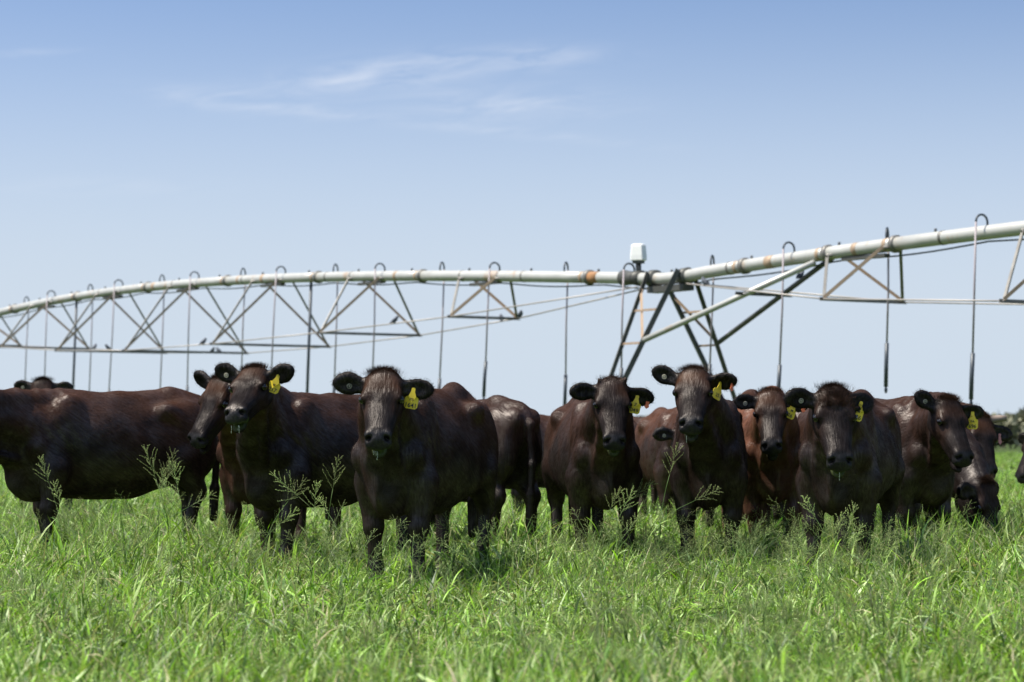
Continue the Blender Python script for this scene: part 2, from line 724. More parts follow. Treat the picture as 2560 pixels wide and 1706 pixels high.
def build_cow(label, mid, Y, theta, s=1.0, poll=None, face=(0, 60, 0), hs=1.0, ears=((0, 10, 0), (0, 10, 0)),
              legs=None, red=0.5, seed=1, h=0.0125, belly=1.0, tag_text=None, tag_rot=(0, 0, 0), tag_pos=0.10,
              orange=False, button=True, drool=0, lip=0.0, scurs=False, horn=False, curly=0.0, poll_red=0.4,
              hair=9000, hip=0.0, tuft=1.0, pink=False, tail=0.0, warm=0.0):
    th = math.radians(theta)
    hvec = np.array([math.sin(th), -math.cos(th), 0.0])
    lvec = np.array([math.cos(th), math.sin(th), 0.0])
    R = np.stack([hvec, lvec, np.array([0, 0, 1.0])], 1)          # local -> world
    base = np.array([mid[0] if isinstance(mid, tuple) else (mid - W / 2) / F * Y, Y, 0.0])
    pw = np.array(px(*poll))
    P = R.T @ (pw - base) / s                                     # poll in cow space
    ps, ph, ro = (math.radians(a) for a in face)
    fw = np.array([math.sin(ps) * math.cos(ph), -math.cos(ps) * math.cos(ph), -math.sin(ph)])
    up = np.array([math.sin(ps) * math.sin(ph), -math.cos(ps) * math.sin(ph), math.cos(ph)])
    lf = np.cross(up, fw)
    cr, sr = math.cos(ro), math.sin(ro)
    fw0 = np.array([math.sin(ps), -math.cos(ps), 0.0])
    up0 = np.array([0.0, 0.0, 1.0])
    LV = R.T @ np.stack([fw0, lf * cr + up0 * sr, up0 * cr - lf * sr], 1)
    lf, up = lf * cr + up * sr, up * cr - lf * sr
    HM = R.T @ np.stack([fw, lf, up], 1)                          # head -> cow space

    def hp(x, y, z):
        return P + HM @ (np.array([x, y, z]) * hs)

    tip = hp(0.52, 0, -0.13)
    lo = np.minimum(np.array([-1.0, -0.48, -0.03]), np.minimum(P - 0.30, tip - 0.12))
    hi = np.maximum(np.array([0.72, 0.48, 1.34 + hip]), np.maximum(P + 0.30, tip + 0.12))
    lo[2] = max(lo[2], -0.03)
    fd = Field(lo, hi, h)
    A = np.array
    bz = belly
    # trunk
    fd.ell((0.17, 0, 0.81), (0.50, 0.205 * bz, 0.365), k=0.09)
    fd.ell((-0.13, 0, 0.775), (0.48, 0.262 * bz, 0.335), k=0.09)
    fd.ell((-0.36, 0, 0.935 + hip * 0.4), (0.36, 0.180, 0.20), k=0.08)
    fd.cone((0.30, 0, 1.105), (-0.12, 0, 1.095), 0.065, 0.065, k=0.10)
    fd.cone((-0.12, 0, 1.095), (-0.52, 0, 1.145 + hip), 0.065, 0.055, k=0.10)
    fd.ell((-0.60, 0, 0.955 + hip * 0.4), (0.24, 0.175, 0.20), k=0.07)
    fd.cone((-0.52, 0, 1.15 + hip), (-0.74, 0, 1.12 + hip * 0.7), 0.05, 0.045, k=0.09)
    fd.cone((0.36, 0, 1.105), (0.20, 0, 1.105), 0.065, 0.06, k=0.08)
    fd.ell((0.43, 0, 0.79), (0.22, 0.165, 0.34), k=0.08)
    fd.ell((0.51, 0, 0.565), (0.125, 0.08, 0.135), k=0.07)
    fd.ell((0.585, 0, 0.76), (0.075, 0.028, 0.24), rot3("Y", math.radians(-14)), k=0.06)
    fd.ell((-0.50, 0, 0.60), (0.13, 0.085, 0.07), k=0.08)
    fd.ell((-0.22, 0, 0.525), (0.06, 0.02, 0.05), k=0.07)
    for sg in (-1, 1):
        fd.ell((-0.43, sg * 0.185, 1.045 + hip * 0.8), (0.065, 0.05, 0.055), k=0.08)
        fd.ell((-0.80, sg * 0.08, 1.045 + hip * 0.6), (0.055, 0.05, 0.06), k=0.07)
        fd.ell((-0.63, sg * 0.13, 0.84), (0.19, 0.115, 0.27), rot3("Y", math.radians(8)), k=0.09)
        fd.ell((-0.40, sg * 0.165, 0.74), (0.13, 0.075, 0.16), k=0.08)
        fd.ell((0.32, sg * 0.140, 0.93), (0.13, 0.072, 0.23), rot3("Y", math.radians(-16)), k=0.06)
        fd.ell((0.51, sg * 0.145, 0.80), (0.085, 0.078, 0.105), k=0.032)
        fd.ell((0.40, sg * 0.165, 0.67), (0.10, 0.075, 0.15), k=0.06)
    # hollow of the flank in front of the hook bones
    for sg in (-1, 1):
        fd.ell((-0.30, sg * 0.36, 1.0), (0.13, 0.10, 0.10), k=0.10, op="sub")
    # legs
    L = {"fl": (0, 0), "fr": (0, 0), "hl": (0, 0), "hr": (0, 0)}
    L.update(legs or {})

    def legpt(x, y, z, off, top):
        q = max(0.0, (top - z) / top)
        return A([x + off[0] * q, y + off[1] * q, z])

    for key, sg in (("fl", 1), ("fr", -1)):
        o_ = L[key]
        p = [legpt(x, sg * y, z, o_, 0.72) for x, y, z in ((0.385, 0.165, 0.64), (0.395, 0.15, 0.385), (0.395, 0.145, 0.14), (0.425, 0.145, 0.065), (0.445, 0.145, 0.02))]
        fd.cone(p[0], p[1], 0.096, 0.057, k=0.05)
        fd.ell(p[1] + A([0.008, 0, 0]), (0.055, 0.052, 0.062), k=0.035)
        fd.cone(p[1], p[2], 0.047, 0.040, k=0.03)
        fd.ell(p[2], (0.046, 0.044, 0.045), k=0.03)
        fd.cone(p[2], p[3], 0.04, 0.042, k=0.03)
        fd.cone(p[3], p[4], 0.045, 0.054, k=0.02)
    for key, sg in (("hl", 1), ("hr", -1)):
        o_ = L[key]
        p = [legpt(x, sg * y, z, o_, 0.75) for x, y, z in ((-0.55, 0.16, 0.70), (-0.70, 0.15, 0.49), (-0.665, 0.145, 0.15), (-0.63, 0.145, 0.07), (-0.61, 0.145, 0.02))]
        fd.cone(p[0], p[1], 0.115, 0.06, k=0.06)
        fd.ell(p[1] + A([-0.012, 0, 0.0]), (0.056, 0.043, 0.068), k=0.04)
        fd.cone(p[1], p[2], 0.045, 0.037, k=0.03)
        fd.ell(p[2], (0.046, 0.044, 0.046), k=0.03)
        fd.cone(p[2], p[3], 0.04, 0.042, k=0.03)
        fd.cone(p[3], p[4], 0.045, 0.054, k=0.02)
    # tail
    tl = [A([-0.78, 0, 1.10 + hip * 0.7]), A([-0.865, tail * 0.3, 1.0]), A([-0.885, tail * 0.7, 0.72]), A([-0.87, tail, 0.50]), A([-0.86, tail * 1.1, 0.30])]
    for i, (r0, r1) in enumerate(((0.04, 0.028), (0.028, 0.021), (0.021, 0.024), (0.036, 0.03))):
        fd.cone(tl[i], tl[i + 1], r0, r1, k=0.03)
    # neck: top line, core and throat line swept from the shoulders to the skull
    dist = np.linalg.norm(P - A([0.36, 0, 1.05]))
    back = -HM[:, 0]
    c0, c2 = A([0.42, 0, 0.93]), hp(0.045, 0, -0.10)
    t0, t2 = A([0.30, 0, 1.09]), hp(0.0, 0, -0.062)
    b0, b2 = A([0.52, 0, 0.74]), hp(0.085, 0, -0.175)
    for (q0, q2, ra, rb, fwd) in ((c0, c2, 0.185, 0.105, 0.45), (t0, t2, 0.085, 0.066, 0.42), (b0, b2, 0.105, 0.062, 0.30)):
        q1 = q0 + A([0.8, 0, min(0.45, max(-0.1, (P[2] - 1.0) * 1.2 + 0.08))]) * np.linalg.norm(q2 - q0) * fwd
        if P[2] < 0.7:
            q1 = q0 + A([0.95, 0, -0.05]) * np.linalg.norm(q2 - q0) * fwd
        pts = bez(q0, q1, q2, 6)
        for i in range(5):
            u0, u1 = i / 5, (i + 1) / 5
            fd.cone(pts[i], pts[i + 1], ra + (rb - ra) * u0, ra + (rb - ra) * u1, k=0.05)
    # folds of loose skin from the jaw down to the brisket
    for sg in (-1, 1):
        q0, q2 = A([0.575, sg * 0.075, 0.70]), hp(0.10, sg * 0.045, -0.205)
        q1 = (q0 + q2) * 0.5 + A([0.03, sg * 0.02, -0.03])
        if P[2] > 0.8:
            pf = bez(q0, q1, q2, 5)
            for i in range(4):
                fd.cone(pf[i], pf[i + 1], 0.026, 0.024, k=0.03)
    hk = 0.035 * hs

    def hcone(a, b_, ra, rb, k=hk, op="add"):
        fd.cone(hp(*a), hp(*b_), ra * hs, rb * hs, k=k, op=op)

    def hell(c, r, rot=None, k=hk, op="add"):
        M = HM if rot is None else HM @ rot
        fd.ell(hp(*c), A(r) * hs, M, k=k, op=op)

    hcone((0.028, -0.052, -0.056), (0.028, 0.052, -0.056), 0.048, 0.048)
    hcone((0.010, -0.032, -0.046), (0.010, 0.032, -0.046), 0.044, 0.044)
    hell((0.095, 0, -0.043), (0.115, 0.082, 0.046))
    for sg in (-1, 1):
        hcone((0.17, sg * 0.022, -0.066), (0.395, sg * 0.020, -0.062), 0.046, 0.034)
        hcone((0.040, sg * 0.052, -0.050), (0.130, sg * 0.066, -0.050), 0.044, 0.043)
        hell((0.150, sg * 0.090, -0.052), (0.044, 0.030, 0.036), k=0.022 * hs)
        hcone((0.112, sg * 0.084, -0.028), (0.172, sg * 0.101, -0.032), 0.020, 0.017, k=0.016 * hs)
        hcone((0.18, sg * 0.056, -0.085), (0.40, sg * 0.034, -0.085), 0.044, 0.038)
        hcone((0.195, sg * 0.074, -0.080), (0.31, sg * 0.052, -0.098), 0.022, 0.02, k=0.03 * hs)
        hcone((0.09, sg * 0.054, -0.165), (0.40, sg * 0.022, -0.142), 0.052, 0.034)
        hell((0.13, sg * 0.076, -0.125), (0.095, 0.036, 0.078), k=0.03 * hs)
        hell((0.425, sg * 0.051, -0.064), (0.036, 0.027, 0.028), k=0.016 * hs)
        hell((0.446, sg * 0.047, -0.106), (0.036, 0.029, 0.036), k=0.016 * hs)
    hell((0.436, 0, -0.088), (0.048, 0.050, 0.050), k=0.02 * hs)
    hell((0.462, 0, -0.112), (0.032, 0.048, 0.030), rot3("Y", math.radians(30)), k=0.016 * hs)
    hell((0.436, 0, -0.178), (0.060, 0.044, 0.028), k=0.02 * hs)
    hell((0.475, 0, -0.147), (0.070, 0.085, 0.0095), k=0.010 * hs, op="sub")
    for sg in (-1, 1):
        rn = rot3("Z", math.radians(sg * 26)) @ rot3("Y", math.radians(-42)) @ rot3("X", math.radians(sg * 34))
        hell((0.456, sg * 0.051, -0.062), (0.034, 0.0098, 0.023), rn, k=0.010 * hs, op="sub")
        hell((0.165, sg * 0.122, -0.060), (0.030, 0.022, 0.017), k=0.012 * hs, op="sub")
        hell((0.215, sg * 0.116, -0.062), (0.05, 0.024, 0.03), k=0.02 * hs, op="sub")
    if scurs:
        for sg in (-1, 1):
            hcone((0.012, sg * 0.074, -0.012), (0.0, sg * 0.088, 0.018), 0.021, 0.015, k=0.02)
    if curly > 0:
        for i in range(16):
            a = random.uniform(-0.062, 0.062)
            hell((random.uniform(0.0, 0.13), a, 0.004 - 0.25 * a * a / 0.06), (0.026, 0.022, 0.014), k=0.015)
    # ears
    EAR = []
    for sg, (eu, ef, et) in zip((1, -1), ears):           # eu lift, ef swing forward, et twist of the cup
        e = A([0.0, sg, 0.0])
        Rl = rot3("X", math.radians(eu) * sg) @ rot3("Z", math.radians(-ef) * sg)
        e = Rl @ e
        # the cup opens forward, level with the horizon
        nn = Rl @ (A([1.0, 0.0, -0.10]))
        nn = np.array(Matrix.Rotation(math.radians(et) * sg, 3, Vector(e)) @ Vector(nn))
        nn = nn - e * (nn @ e)
        nn /= np.linalg.norm(nn)
        wd = np.cross(nn, e)
        EM = LV @ np.stack([e, wd, nn], 1)
        bs = hp(0.035, sg * 0.075, -0.07)
        hs_ = hs
        fd.cone(bs, bs + EM @ (A([0.06, 0, 0]) * hs_), 0.032 * hs, 0.028 * hs, k=0.03 * hs)
        fd.ell(bs + EM @ (A([0.118, -0.004, 0.0]) * hs_), A([0.098, 0.054, 0.0225]) * hs, EM, k=0.03 * hs)
        fd.ell(bs + EM @ (A([0.128, -0.010, 0.0]) * hs_), A([0.070, 0.060, 0.018]) * hs, EM, k=0.02 * hs)
        fd.ell(bs + EM @ (A([0.120, -0.002, 0.034]) * hs_), A([0.080, 0.043, 0.025]) * hs, EM, k=0.012 * hs, op="sub")
        EAR.append((bs, EM))
    V, Q = fd.mesh()
    N = vert_normals(V, Q)
    # relief: low undulation of muscle, skin folds over the shoulder and neck
    bodyw = smooth01(V[:, 2], 0.45, 0.7)
    hv = (V - P) @ HM / hs
    headw = smooth01(hv[:, 0], -0.04, 0.06) * smooth01(hv[:, 2], -0.27, -0.21) * (1 - smooth01(np.abs(hv[:, 1]), 0.15, 0.19)) * (1 - smooth01(hv[:, 0], 0.54, 0.6))
    und = vnoise(V, 5.0, seed) * 0.009 + vnoise(V, 11.0, seed + 3) * 0.004
    sw = np.exp(-((V[:, 0] - 0.40) / 0.22) ** 2) * smooth01(V[:, 2], 0.72, 0.9) * (1 - headw)
    warp = vnoise(V, 4.0, seed + 7) * 0.05
    fold = np.sin((V[:, 0] * 0.8 - V[:, 2] * 0.35 + warp) * 95.0)
    V = V + N * ((und * bodyw * (1 - 0.75 * headw)) + sw * 0.0035 * fold)[:, None]
    # colours of the coat
    n1 = vnoise(V, 3.2, seed + 11) * 0.6 + vnoise(V, 8.5, seed + 12) * 0.4
    n2 = vnoise(V * A([1, 1, 2.2]), 22.0, seed + 13)
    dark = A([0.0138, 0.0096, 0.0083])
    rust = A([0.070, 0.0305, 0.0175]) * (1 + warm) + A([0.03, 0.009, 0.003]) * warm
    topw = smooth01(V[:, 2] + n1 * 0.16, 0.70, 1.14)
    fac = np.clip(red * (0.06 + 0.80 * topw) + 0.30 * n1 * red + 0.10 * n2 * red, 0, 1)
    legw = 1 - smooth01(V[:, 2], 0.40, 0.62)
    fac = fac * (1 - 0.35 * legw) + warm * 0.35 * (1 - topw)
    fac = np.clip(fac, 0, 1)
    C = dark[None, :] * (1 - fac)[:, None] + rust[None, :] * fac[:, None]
    # head: black-brown face, redder poll and brow sides, slate muzzle
    facec = A([0.0148, 0.0115, 0.0108])
    C = C * (1 - headw)[:, None] + (facec[None, :] * (1 + 0.25 * n2)[:, None]) * headw[:, None]
    pr = headw * np.exp(-((hv[:, 0] - 0.06) / 0.075) ** 2) * smooth01(hv[:, 2], -0.10, -0.02) * poll_red * np.clip(0.8 + n1, 0.1, 1.4)
    ck = headw * np.exp(-((hv[:, 0] - 0.22) / 0.07) ** 2) * smooth01(np.abs(hv[:, 1]), 0.045, 0.08) * 0.30 * (poll_red + warm)
    pr = np.clip(pr + ck, 0, 1)
    C = C * (1 - pr)[:, None] + A([0.066, 0.030, 0.016])[None, :] * pr[:, None]
    mz = headw * smooth01(hv[:, 0] - 0.35 * hv[:, 2] * 0, 0.405, 0.435) * smooth01(hv[:, 2], -0.142, -0.125)
    C = C * (1 - mz)[:, None] + (A([0.015, 0.015, 0.016])[None, :] * (1 + 0.35 * n2)[:, None]) * mz[:, None]
    lipw = headw * smooth01(hv[:, 0], 0.38, 0.42) * np.exp(-((hv[:, 2] + 0.146) / 0.022) ** 2) * lip  # green slobber plus light bounced off the grass, painted onto the lips
    C = C * (1 - lipw)[:, None] + A([0.10, 0.14, 0.035])[None, :] * lipw[:, None]
    wet = np.clip(mz + lipw, 0, 1)
    nost_eye_shade = np.zeros(len(V))
    for sg in (-1, 1):
        dd = np.linalg.norm((hv - A([0.450, sg * 0.051, -0.063])) / A([0.024, 0.016, 0.022]), axis=1)
        nost_eye_shade = np.maximum(nost_eye_shade, 1 - smooth01(dd, 0.7, 1.1))
        de = np.linalg.norm((hv - A([0.162, sg * 0.110, -0.055])) / A([0.042, 0.034, 0.027]), axis=1)
        nost_eye_shade = np.maximum(nost_eye_shade, 0.7 * (1 - smooth01(de, 0.7, 1.2)))  # shade of the eye sockets painted into the coat colour
    C *= (1 - 0.85 * nost_eye_shade)[:, None]
    earw = np.zeros(len(V))
    earin = np.zeros(len(V))
    for bs, EM in EAR:
        ev = (V - bs) @ EM / hs
        inside = smooth01(ev[:, 0], 0.02, 0.05) * (np.abs(ev[:, 1]) < 0.075) * (np.abs(ev[:, 2]) < 0.06) * (ev[:, 0] < 0.26)
        earw = np.maximum(earw, inside)
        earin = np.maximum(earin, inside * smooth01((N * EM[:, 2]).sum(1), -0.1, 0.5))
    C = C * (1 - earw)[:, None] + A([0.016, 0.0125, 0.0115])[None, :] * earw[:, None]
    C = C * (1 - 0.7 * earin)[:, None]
    hoof = 1 - smooth01(V[:, 2], 0.05, 0.07)
    C = C * (1 - hoof)[:, None] + A([0.02, 0.018, 0.016])[None, :] * hoof[:, None]
    me = mesh_np("cow", V, Q)
    cth, sth = math.cos(0.607), math.sin(0.607)
    fl_b = np.stack([V[:, 0] * cth + V[:, 2] * sth, V[:, 1], -V[:, 0] * sth + V[:, 2] * cth], 1)
    fl_v = np.stack([V[:, 2], V[:, 1], V[:, 0]], 1)
    wv = smooth01(N[:, 0] ** 2, 0.25, 0.55)[:, None]
    flw = fl_b * (1 - wv) + fl_v * wv
    flw = np.where((headw > 0.5)[:, None], hv * hs, flw)
    fa = me.attributes.new("flow", "FLOAT_VECTOR", "POINT")
    fa.data.foreach_set("vector", (flw + seed * 3.7).astype(np.float32).ravel())
    set_float(me, "face", headw * (1 - earw))
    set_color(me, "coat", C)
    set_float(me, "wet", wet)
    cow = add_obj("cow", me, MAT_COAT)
    cow.location = base
    cow.rotation_euler = (0, 0, th - math.pi / 2)
    cow.scale = (s, s, s)
    tag(cow, label, "cow", "dark cattle herd in the pasture")

    # ---- eyes
    for sg in (-1, 1):
        eo = add_obj("eye", EYE_MESH, None, cow)
        eo.location = hp(0.160, sg * 0.1045, -0.051)
        eo.scale = (hs,) * 3
    # ---- hair: short coat standing proud, ear fringe and a tuft on the poll
    rng = np.random.default_rng(seed * 7 + 5)
    hair = int(hair * 1.7)
    camd = R.T @ (A([0, 0, CAMZ]) - base)
    camd /= np.linalg.norm(camd)
    facing = (N @ camd) > -0.35
    hv2 = (V - P) @ HM / hs
    wgt = np.where(facing, 1.0, 0.0) * (0.35 + 0.65 * smooth01(V[:, 2], 0.5, 0.8)) + 3.5 * earw * facing
    wgt *= (1 - 0.65 * headw * (1 - earw))
    wgt *= (1 - mz) * (1 - nost_eye_shade) * (V[:, 2] > 0.12)
    wgt /= wgt.sum()
    ii = rng.choice(len(V), size=hair, p=wgt)
    bp_ = V[ii] + rng.normal(0, h * 0.4, (hair, 3))
    flow = np.tile(A([-0.8, 0, -0.55]), (hair, 1))
    hw = headw[ii][:, None]
    flow = flow * (1 - hw) + (HM @ A([0.9, 0, -0.25]))[None, :] * hw
    ew = earw[ii]
    for bs, EM in EAR:
        ev = (V[ii] - bs) @ EM / hs
        near = (ev[:, 0] > 0.02) & (np.abs(ev[:, 1]) < 0.075) & (np.abs(ev[:, 2]) < 0.06) & (ev[:, 0] < 0.26)
        rad = (ev - A([0.11, 0, 0])) * A([1, 1, 0])
        flow[near] = (rad @ EM.T)[near]
    flow += rng.normal(0, 0.22, flow.shape)
    nn_ = N[ii]
    flow -= nn_ * (flow * nn_).sum(1)[:, None]
    flow /= np.maximum(np.linalg.norm(flow, axis=1, keepdims=True), 1e-6)
    ln = rng.uniform(0.007, 0.015, hair) * (1 - 0.35 * headw[ii]) * (1 + 0.8 * ew)
    lift = rng.uniform(0.08, 0.40, hair)
    tipv = bp_ + (flow * np.cos(lift)[:, None] + nn_ * np.sin(lift)[:, None]) * ln[:, None]
    side = np.cross(nn_, flow) * (rng.uniform(0.0005, 0.0011, hair))[:, None]
    hv_list = [np.stack([bp_ - side, bp_ + side, tipv], 1).reshape(-1, 3)]
    hc_list = [np.repeat(C[ii] * rng.uniform(0.6, 1.7, (hair, 1)), 3, axis=0)]
    # poll tuft
    nt_ = int(3600 * tuft * (1 + curly))
    if nt_ > 0:
        lat = rng.normal(0, 0.038, nt_)
        a = np.stack([rng.uniform(-0.035, 0.035 + 0.09 * curly, nt_), lat, 0.003 - 1.5 * lat ** 2], 1)
        a[:, 2] -= 0.012 * (np.abs(a[:, 0]) / 0.04) * (1 - curly)
        dr = np.stack([rng.normal(-0.45, 0.35, nt_), lat * 5 + rng.normal(0, 0.22, nt_), rng.uniform(0.5, 1.1, nt_)], 1)
        dr /= np.linalg.norm(dr, axis=1, keepdims=True)
        le = rng.uniform(0.014, 0.046, nt_)
        p0 = P + (a * hs) @ HM.T
        d0 = dr @ HM.T
        sd = np.cross(d0, rng.normal(0, 1, (nt_, 3)))
        sd /= np.linalg.norm(sd, axis=1, keepdims=True)
        sd *= rng.uniform(0.0006, 0.0012, (nt_, 1))
        hv_list.append(np.stack([p0 - sd, p0 + sd, p0 + d0 * le[:, None]], 1).reshape(-1, 3))
        tc_ = A([0.018, 0.011, 0.008]) * (1 - poll_red * 0.3) + A([0.08, 0.033, 0.014]) * poll_red * 0.3
        hc_list.append(np.repeat(tc_[None, :] * rng.uniform(0.5, 2.0, (nt_, 1)), 3, axis=0))
    HV = np.concatenate(hv_list)
    hm = mesh_np("coat_hair", HV, np.arange(len(HV)).reshape(-1, 3))
    set_color(hm, "coat", np.concatenate(hc_list))
    ho = add_obj("coat_hair", hm, MAT_HAIR, cow)
    ho["kind"] = "stuff"
    # ---- tags
    wl = Matrix(R.tolist())
    for which, (bs, EM) in enumerate(EAR):
        nfront = Vector(EM[:, 2])
        if which == 0 and tag_text:
            at = Vector(bs + EM @ (A([tag_pos, -0.012, 0.020]) * hs))
            # hang plumb in cow space, facing the way the ear opens
            yaw, tilt, lean = (math.radians(a_) for a_ in tag_rot)
            rotw = Matrix.Rotation(yaw, 3, "Z") @ Matrix.Rotation(tilt, 3, "Y") @ Matrix.Rotation(lean, 3, "X")
            rl = wl.transposed() @ rotw
            to = add_obj("ear_tag", TAG_MESH, None, cow)
            to.matrix_local = Matrix.Translation(at) @ rl.to_4x4()
            to["label"] = "yellow plastic ear tag with dark number"
            for line, z, size in tag_text:
                tx = add_obj("tag_lettering", text_mesh(line, size), None, to)
                tx.matrix_local = Matrix.Translation((0, -0.011, z)) @ Matrix.Rotation(math.pi / 2, 4, "X")
            if orange:
                oo = add_obj("small_tag", TAG_SMALL.copy(), MAT_ORANGE, cow)
                at2 = Vector(bs + EM @ (A([tag_pos + 0.075, -0.030, 0.020]) * hs))
                oo.matrix_local = Matrix.Translation(at2) @ rl.to_4x4()
        if which == 0 and pink:
            for kx, mt in ((0.0, MAT_PINK), (0.03, MAT_BUTTON)):
                oo = add_obj("small_tag", TAG_SMALL.copy(), mt, cow)
                at2 = Vector(bs + EM @ (A([0.11 - kx, -0.035, 0.016]) * hs))
                rl = wl.transposed() @ Matrix.Rotation(math.radians(15), 3, "Z")
                oo.matrix_local = Matrix.Translation(at2) @ rl.to_4x4() @ Matrix.Diagonal((1.0, 1, 1.5, 1))
        if which == 1 and button:
            bo = add_obj("button_tag", BUTTON_MESH, None, cow)
            mm = Matrix(EM.tolist()) @ Matrix(((0, 1, 0), (1, 0, 0), (0, 0, 1)))
            bo.matrix_local = Matrix.Translation(Vector(bs + EM @ (A([0.118, 0.006, 0.016]) * hs))) @ mm.to_4x4()
    # ---- horn
    if horn:
        pts = [hp(0.01, 0.055, -0.03), hp(-0.002, 0.10, -0.012), hp(-0.006, 0.15, 0.008), hp(0.0, 0.195, 0.030)]
        v_, f_ = tube(pts, [0.034, 0.031, 0.026, 0.021], 12)
        add_obj("horn", mesh_np("horn", v_, f_), MAT_HORN, cow)
    # ---- strings of saliva below the lips
    if drool:
        rr_ = random.Random(seed)
        up_l = A([0, 0, 1.0])
        for i in range(drool):
            yy_ = rr_.uniform(-0.045, 0.045)
            top_ = hp(0.482, yy_ * 0.8, -0.138)
            ln_ = rr_.uniform(0.015, 0.055)
            pts = [top_ - up_l * ln_ * q + A([rr_.uniform(-.002, .002), rr_.uniform(-.002, .002), 0]) for q in (0, 0.35, 0.7, 0.93, 1.0)]
            v_, f_ = tube(pts, [0.0026, 0.0013, 0.0010, 0.0022, 0.0010], 6)
            add_obj("drool", mesh_np("drool", v_, f_), MAT_DROOL, cow)
    return cow


# ================================================================== the herd
build_cow("large dark brown cow facing out of frame at the left edge", 250, 17.6, -58, s=1.055, poll=(-170, 1015, 16.4),
          face=(-50, 55, 0), red=0.75, seed=3, legs=dict(fl=(0.06, 0.02), fr=(-0.10, 0), hl=(0.10, 0), hr=(-0.08, 0)), hair=14000, belly=1.04)
build_cow("distant cow showing only its poll and ears above the back of the leftmost cow", 106, 26.0, 0, s=1.08, poll=(106, 953, 25.0),
          face=(0, 60, 0), red=0.6, seed=4, h=0.02, hair=1500, ears=((6, 0, 0), (6, 0, 0)))
build_cow("brown cow looking down to the left behind the cow tagged 217", 694, 17.95, -22, s=1.0, poll=(548, 950, 16.6),
          face=(-44, 56, -8), red=0.85, seed=5, ears=((20, 5, 10), (22, 10, 10)), hair=9000, warm=0.4, poll_red=1.0, button=False)
build_cow("dark cow with raised wet muzzle and yellow tag numbered 217", 800, 16.2, -40, s=1.01, poll=(634, 922, 15.15),
          face=(-14, 31, 4), red=0.6, seed=6, hs=0.97, ears=((18, 10, 10), (28, 4, 0)), tag_text=(("M", -0.062, 0.020), ("217", -0.098, 0.034)),
          tag_rot=(0, 22, 0), drool=3, lip=0.8, hair=12000, legs=dict(fl=(0.08, 0), fr=(-0.05, 0.03)), poll_red=0.8)
build_cow("foremost dark cow with yellow tag numbered 641 in its ear", (-0.545 * F / 14.55 + W / 2), 14.55, -20, s=1.0, poll=(958, 934, 13.62),
          face=(-3, 45, 0), red=0.55, seed=7, ears=((-4, 6, 0), (5, 6, 0)), hip=0.035, belly=0.96,
          tag_text=(("PB", -0.060, 0.022), ("1641", -0.098, 0.036)), tag_rot=(0, 10, 0), drool=3, lip=0.9, hair=16000, h=0.0115,
          legs=dict(fl=(0.05, 0.01), fr=(-0.05, 0.0), hl=(0.02, 0), hr=(-0.06, 0)), poll_red=0.9)
build_cow("dark cow turned away, its rump showing just right of the foremost cow", (-0.45 * F / 17.9 + W / 2), 17.9, -138, s=1.0, poll=(1100, 1120, 18.9),
          face=(-150, 60, 0), red=0.55, seed=8, hair=9000, h=0.014, legs=dict(hl=(0.06, 0.0), hr=(-0.08, 0.02)), belly=1.03)
build_cow("distant brown cow in the gap left of the cow tagged 049", 1392, 24.0, -84, s=0.96, poll=(1180, 1090, 23.6),
          face=(-80, 60, 0), red=0.8, seed=9, h=0.02, hair=2500, button=False)
build_cow("dark cow facing the camera squarely with yellow tag numbered 049", 1484, 16.6, 8, s=1.0, poll=(1530, 953, 15.55),
          face=(2, 53, 0), red=0.5, seed=10, hs=0.97, ears=((-12, 2, 15), (-2, 12, 0)), tag_text=(("Z", -0.056, 0.026), ("049", -0.096, 0.036)),
          tag_rot=(0, 14, 0), orange=True, lip=0.8, scurs=True, hair=13000, poll_red=0.5, tuft=0.25, belly=1.0,
          legs=dict(fl=(0.04, 0.02), fr=(-0.06, 0)), button=False)
build_cow("brown cow lower behind the gap with one ear showing beside the raised head", 1684, 21.0, 8, s=0.98, poll=(1716, 1066, 20.1),
          face=(10, 55, 0), red=0.7, seed=12, h=0.016, hair=4000, ears=((-4, 5, 0), (-2, 5, 0)), warm=0.3)
build_cow("farthest dark cow just showing over the brown cow in the middle gap", 1632, 27.0, 30, s=0.98, poll=(1660, 1052, 26.2),
          face=(20, 60, 0), red=0.5, seed=13, h=0.022, hair=1200, button=False)
build_cow("black brown cow holding its head highest, right of the cow tagged 049", 1772, 16.5, -5, s=1.0, poll=(1734, 927, 15.4),
          face=(-8, 40, 0), red=0.42, seed=14, ears=((6, 14, 20), (22, 0, 0)), tag_text=(("251", -0.092, 0.034),), tag_rot=(42, 22, 0),
          orange=True, drool=3, lip=0.5, hair=12000, poll_red=0.8, legs=dict(fl=(-0.04, 0.01), fr=(0.05, 0)))
build_cow("greyish brown cow turned away behind the reddish cow", 1888, 20.6, 170, s=1.08, poll=(1915, 1150, 21.7),
          face=(160, 60, 0), red=0.8, seed=15, h=0.018, hair=4000, button=False)
build_cow("reddish brown cow with lowered face between two darker cows", 1902, 17.9, 4, s=1.0, belly=0.9, poll=(1925, 982, 16.75),
          face=(-4, 50, 3), red=0.95, seed=16, hs=0.95, ears=((-4, 8, 0), (4, 16, 0)), tag_text=(("M", -0.058, 0.024), ("26", -0.096, 0.036)), tag_rot=(15, 24, 0),
          orange=True, lip=0.3, hair=10000, warm=0.9, poll_red=0.9, legs=dict(fl=(0.05, 0.02), fr=(-0.02, 0.04)))
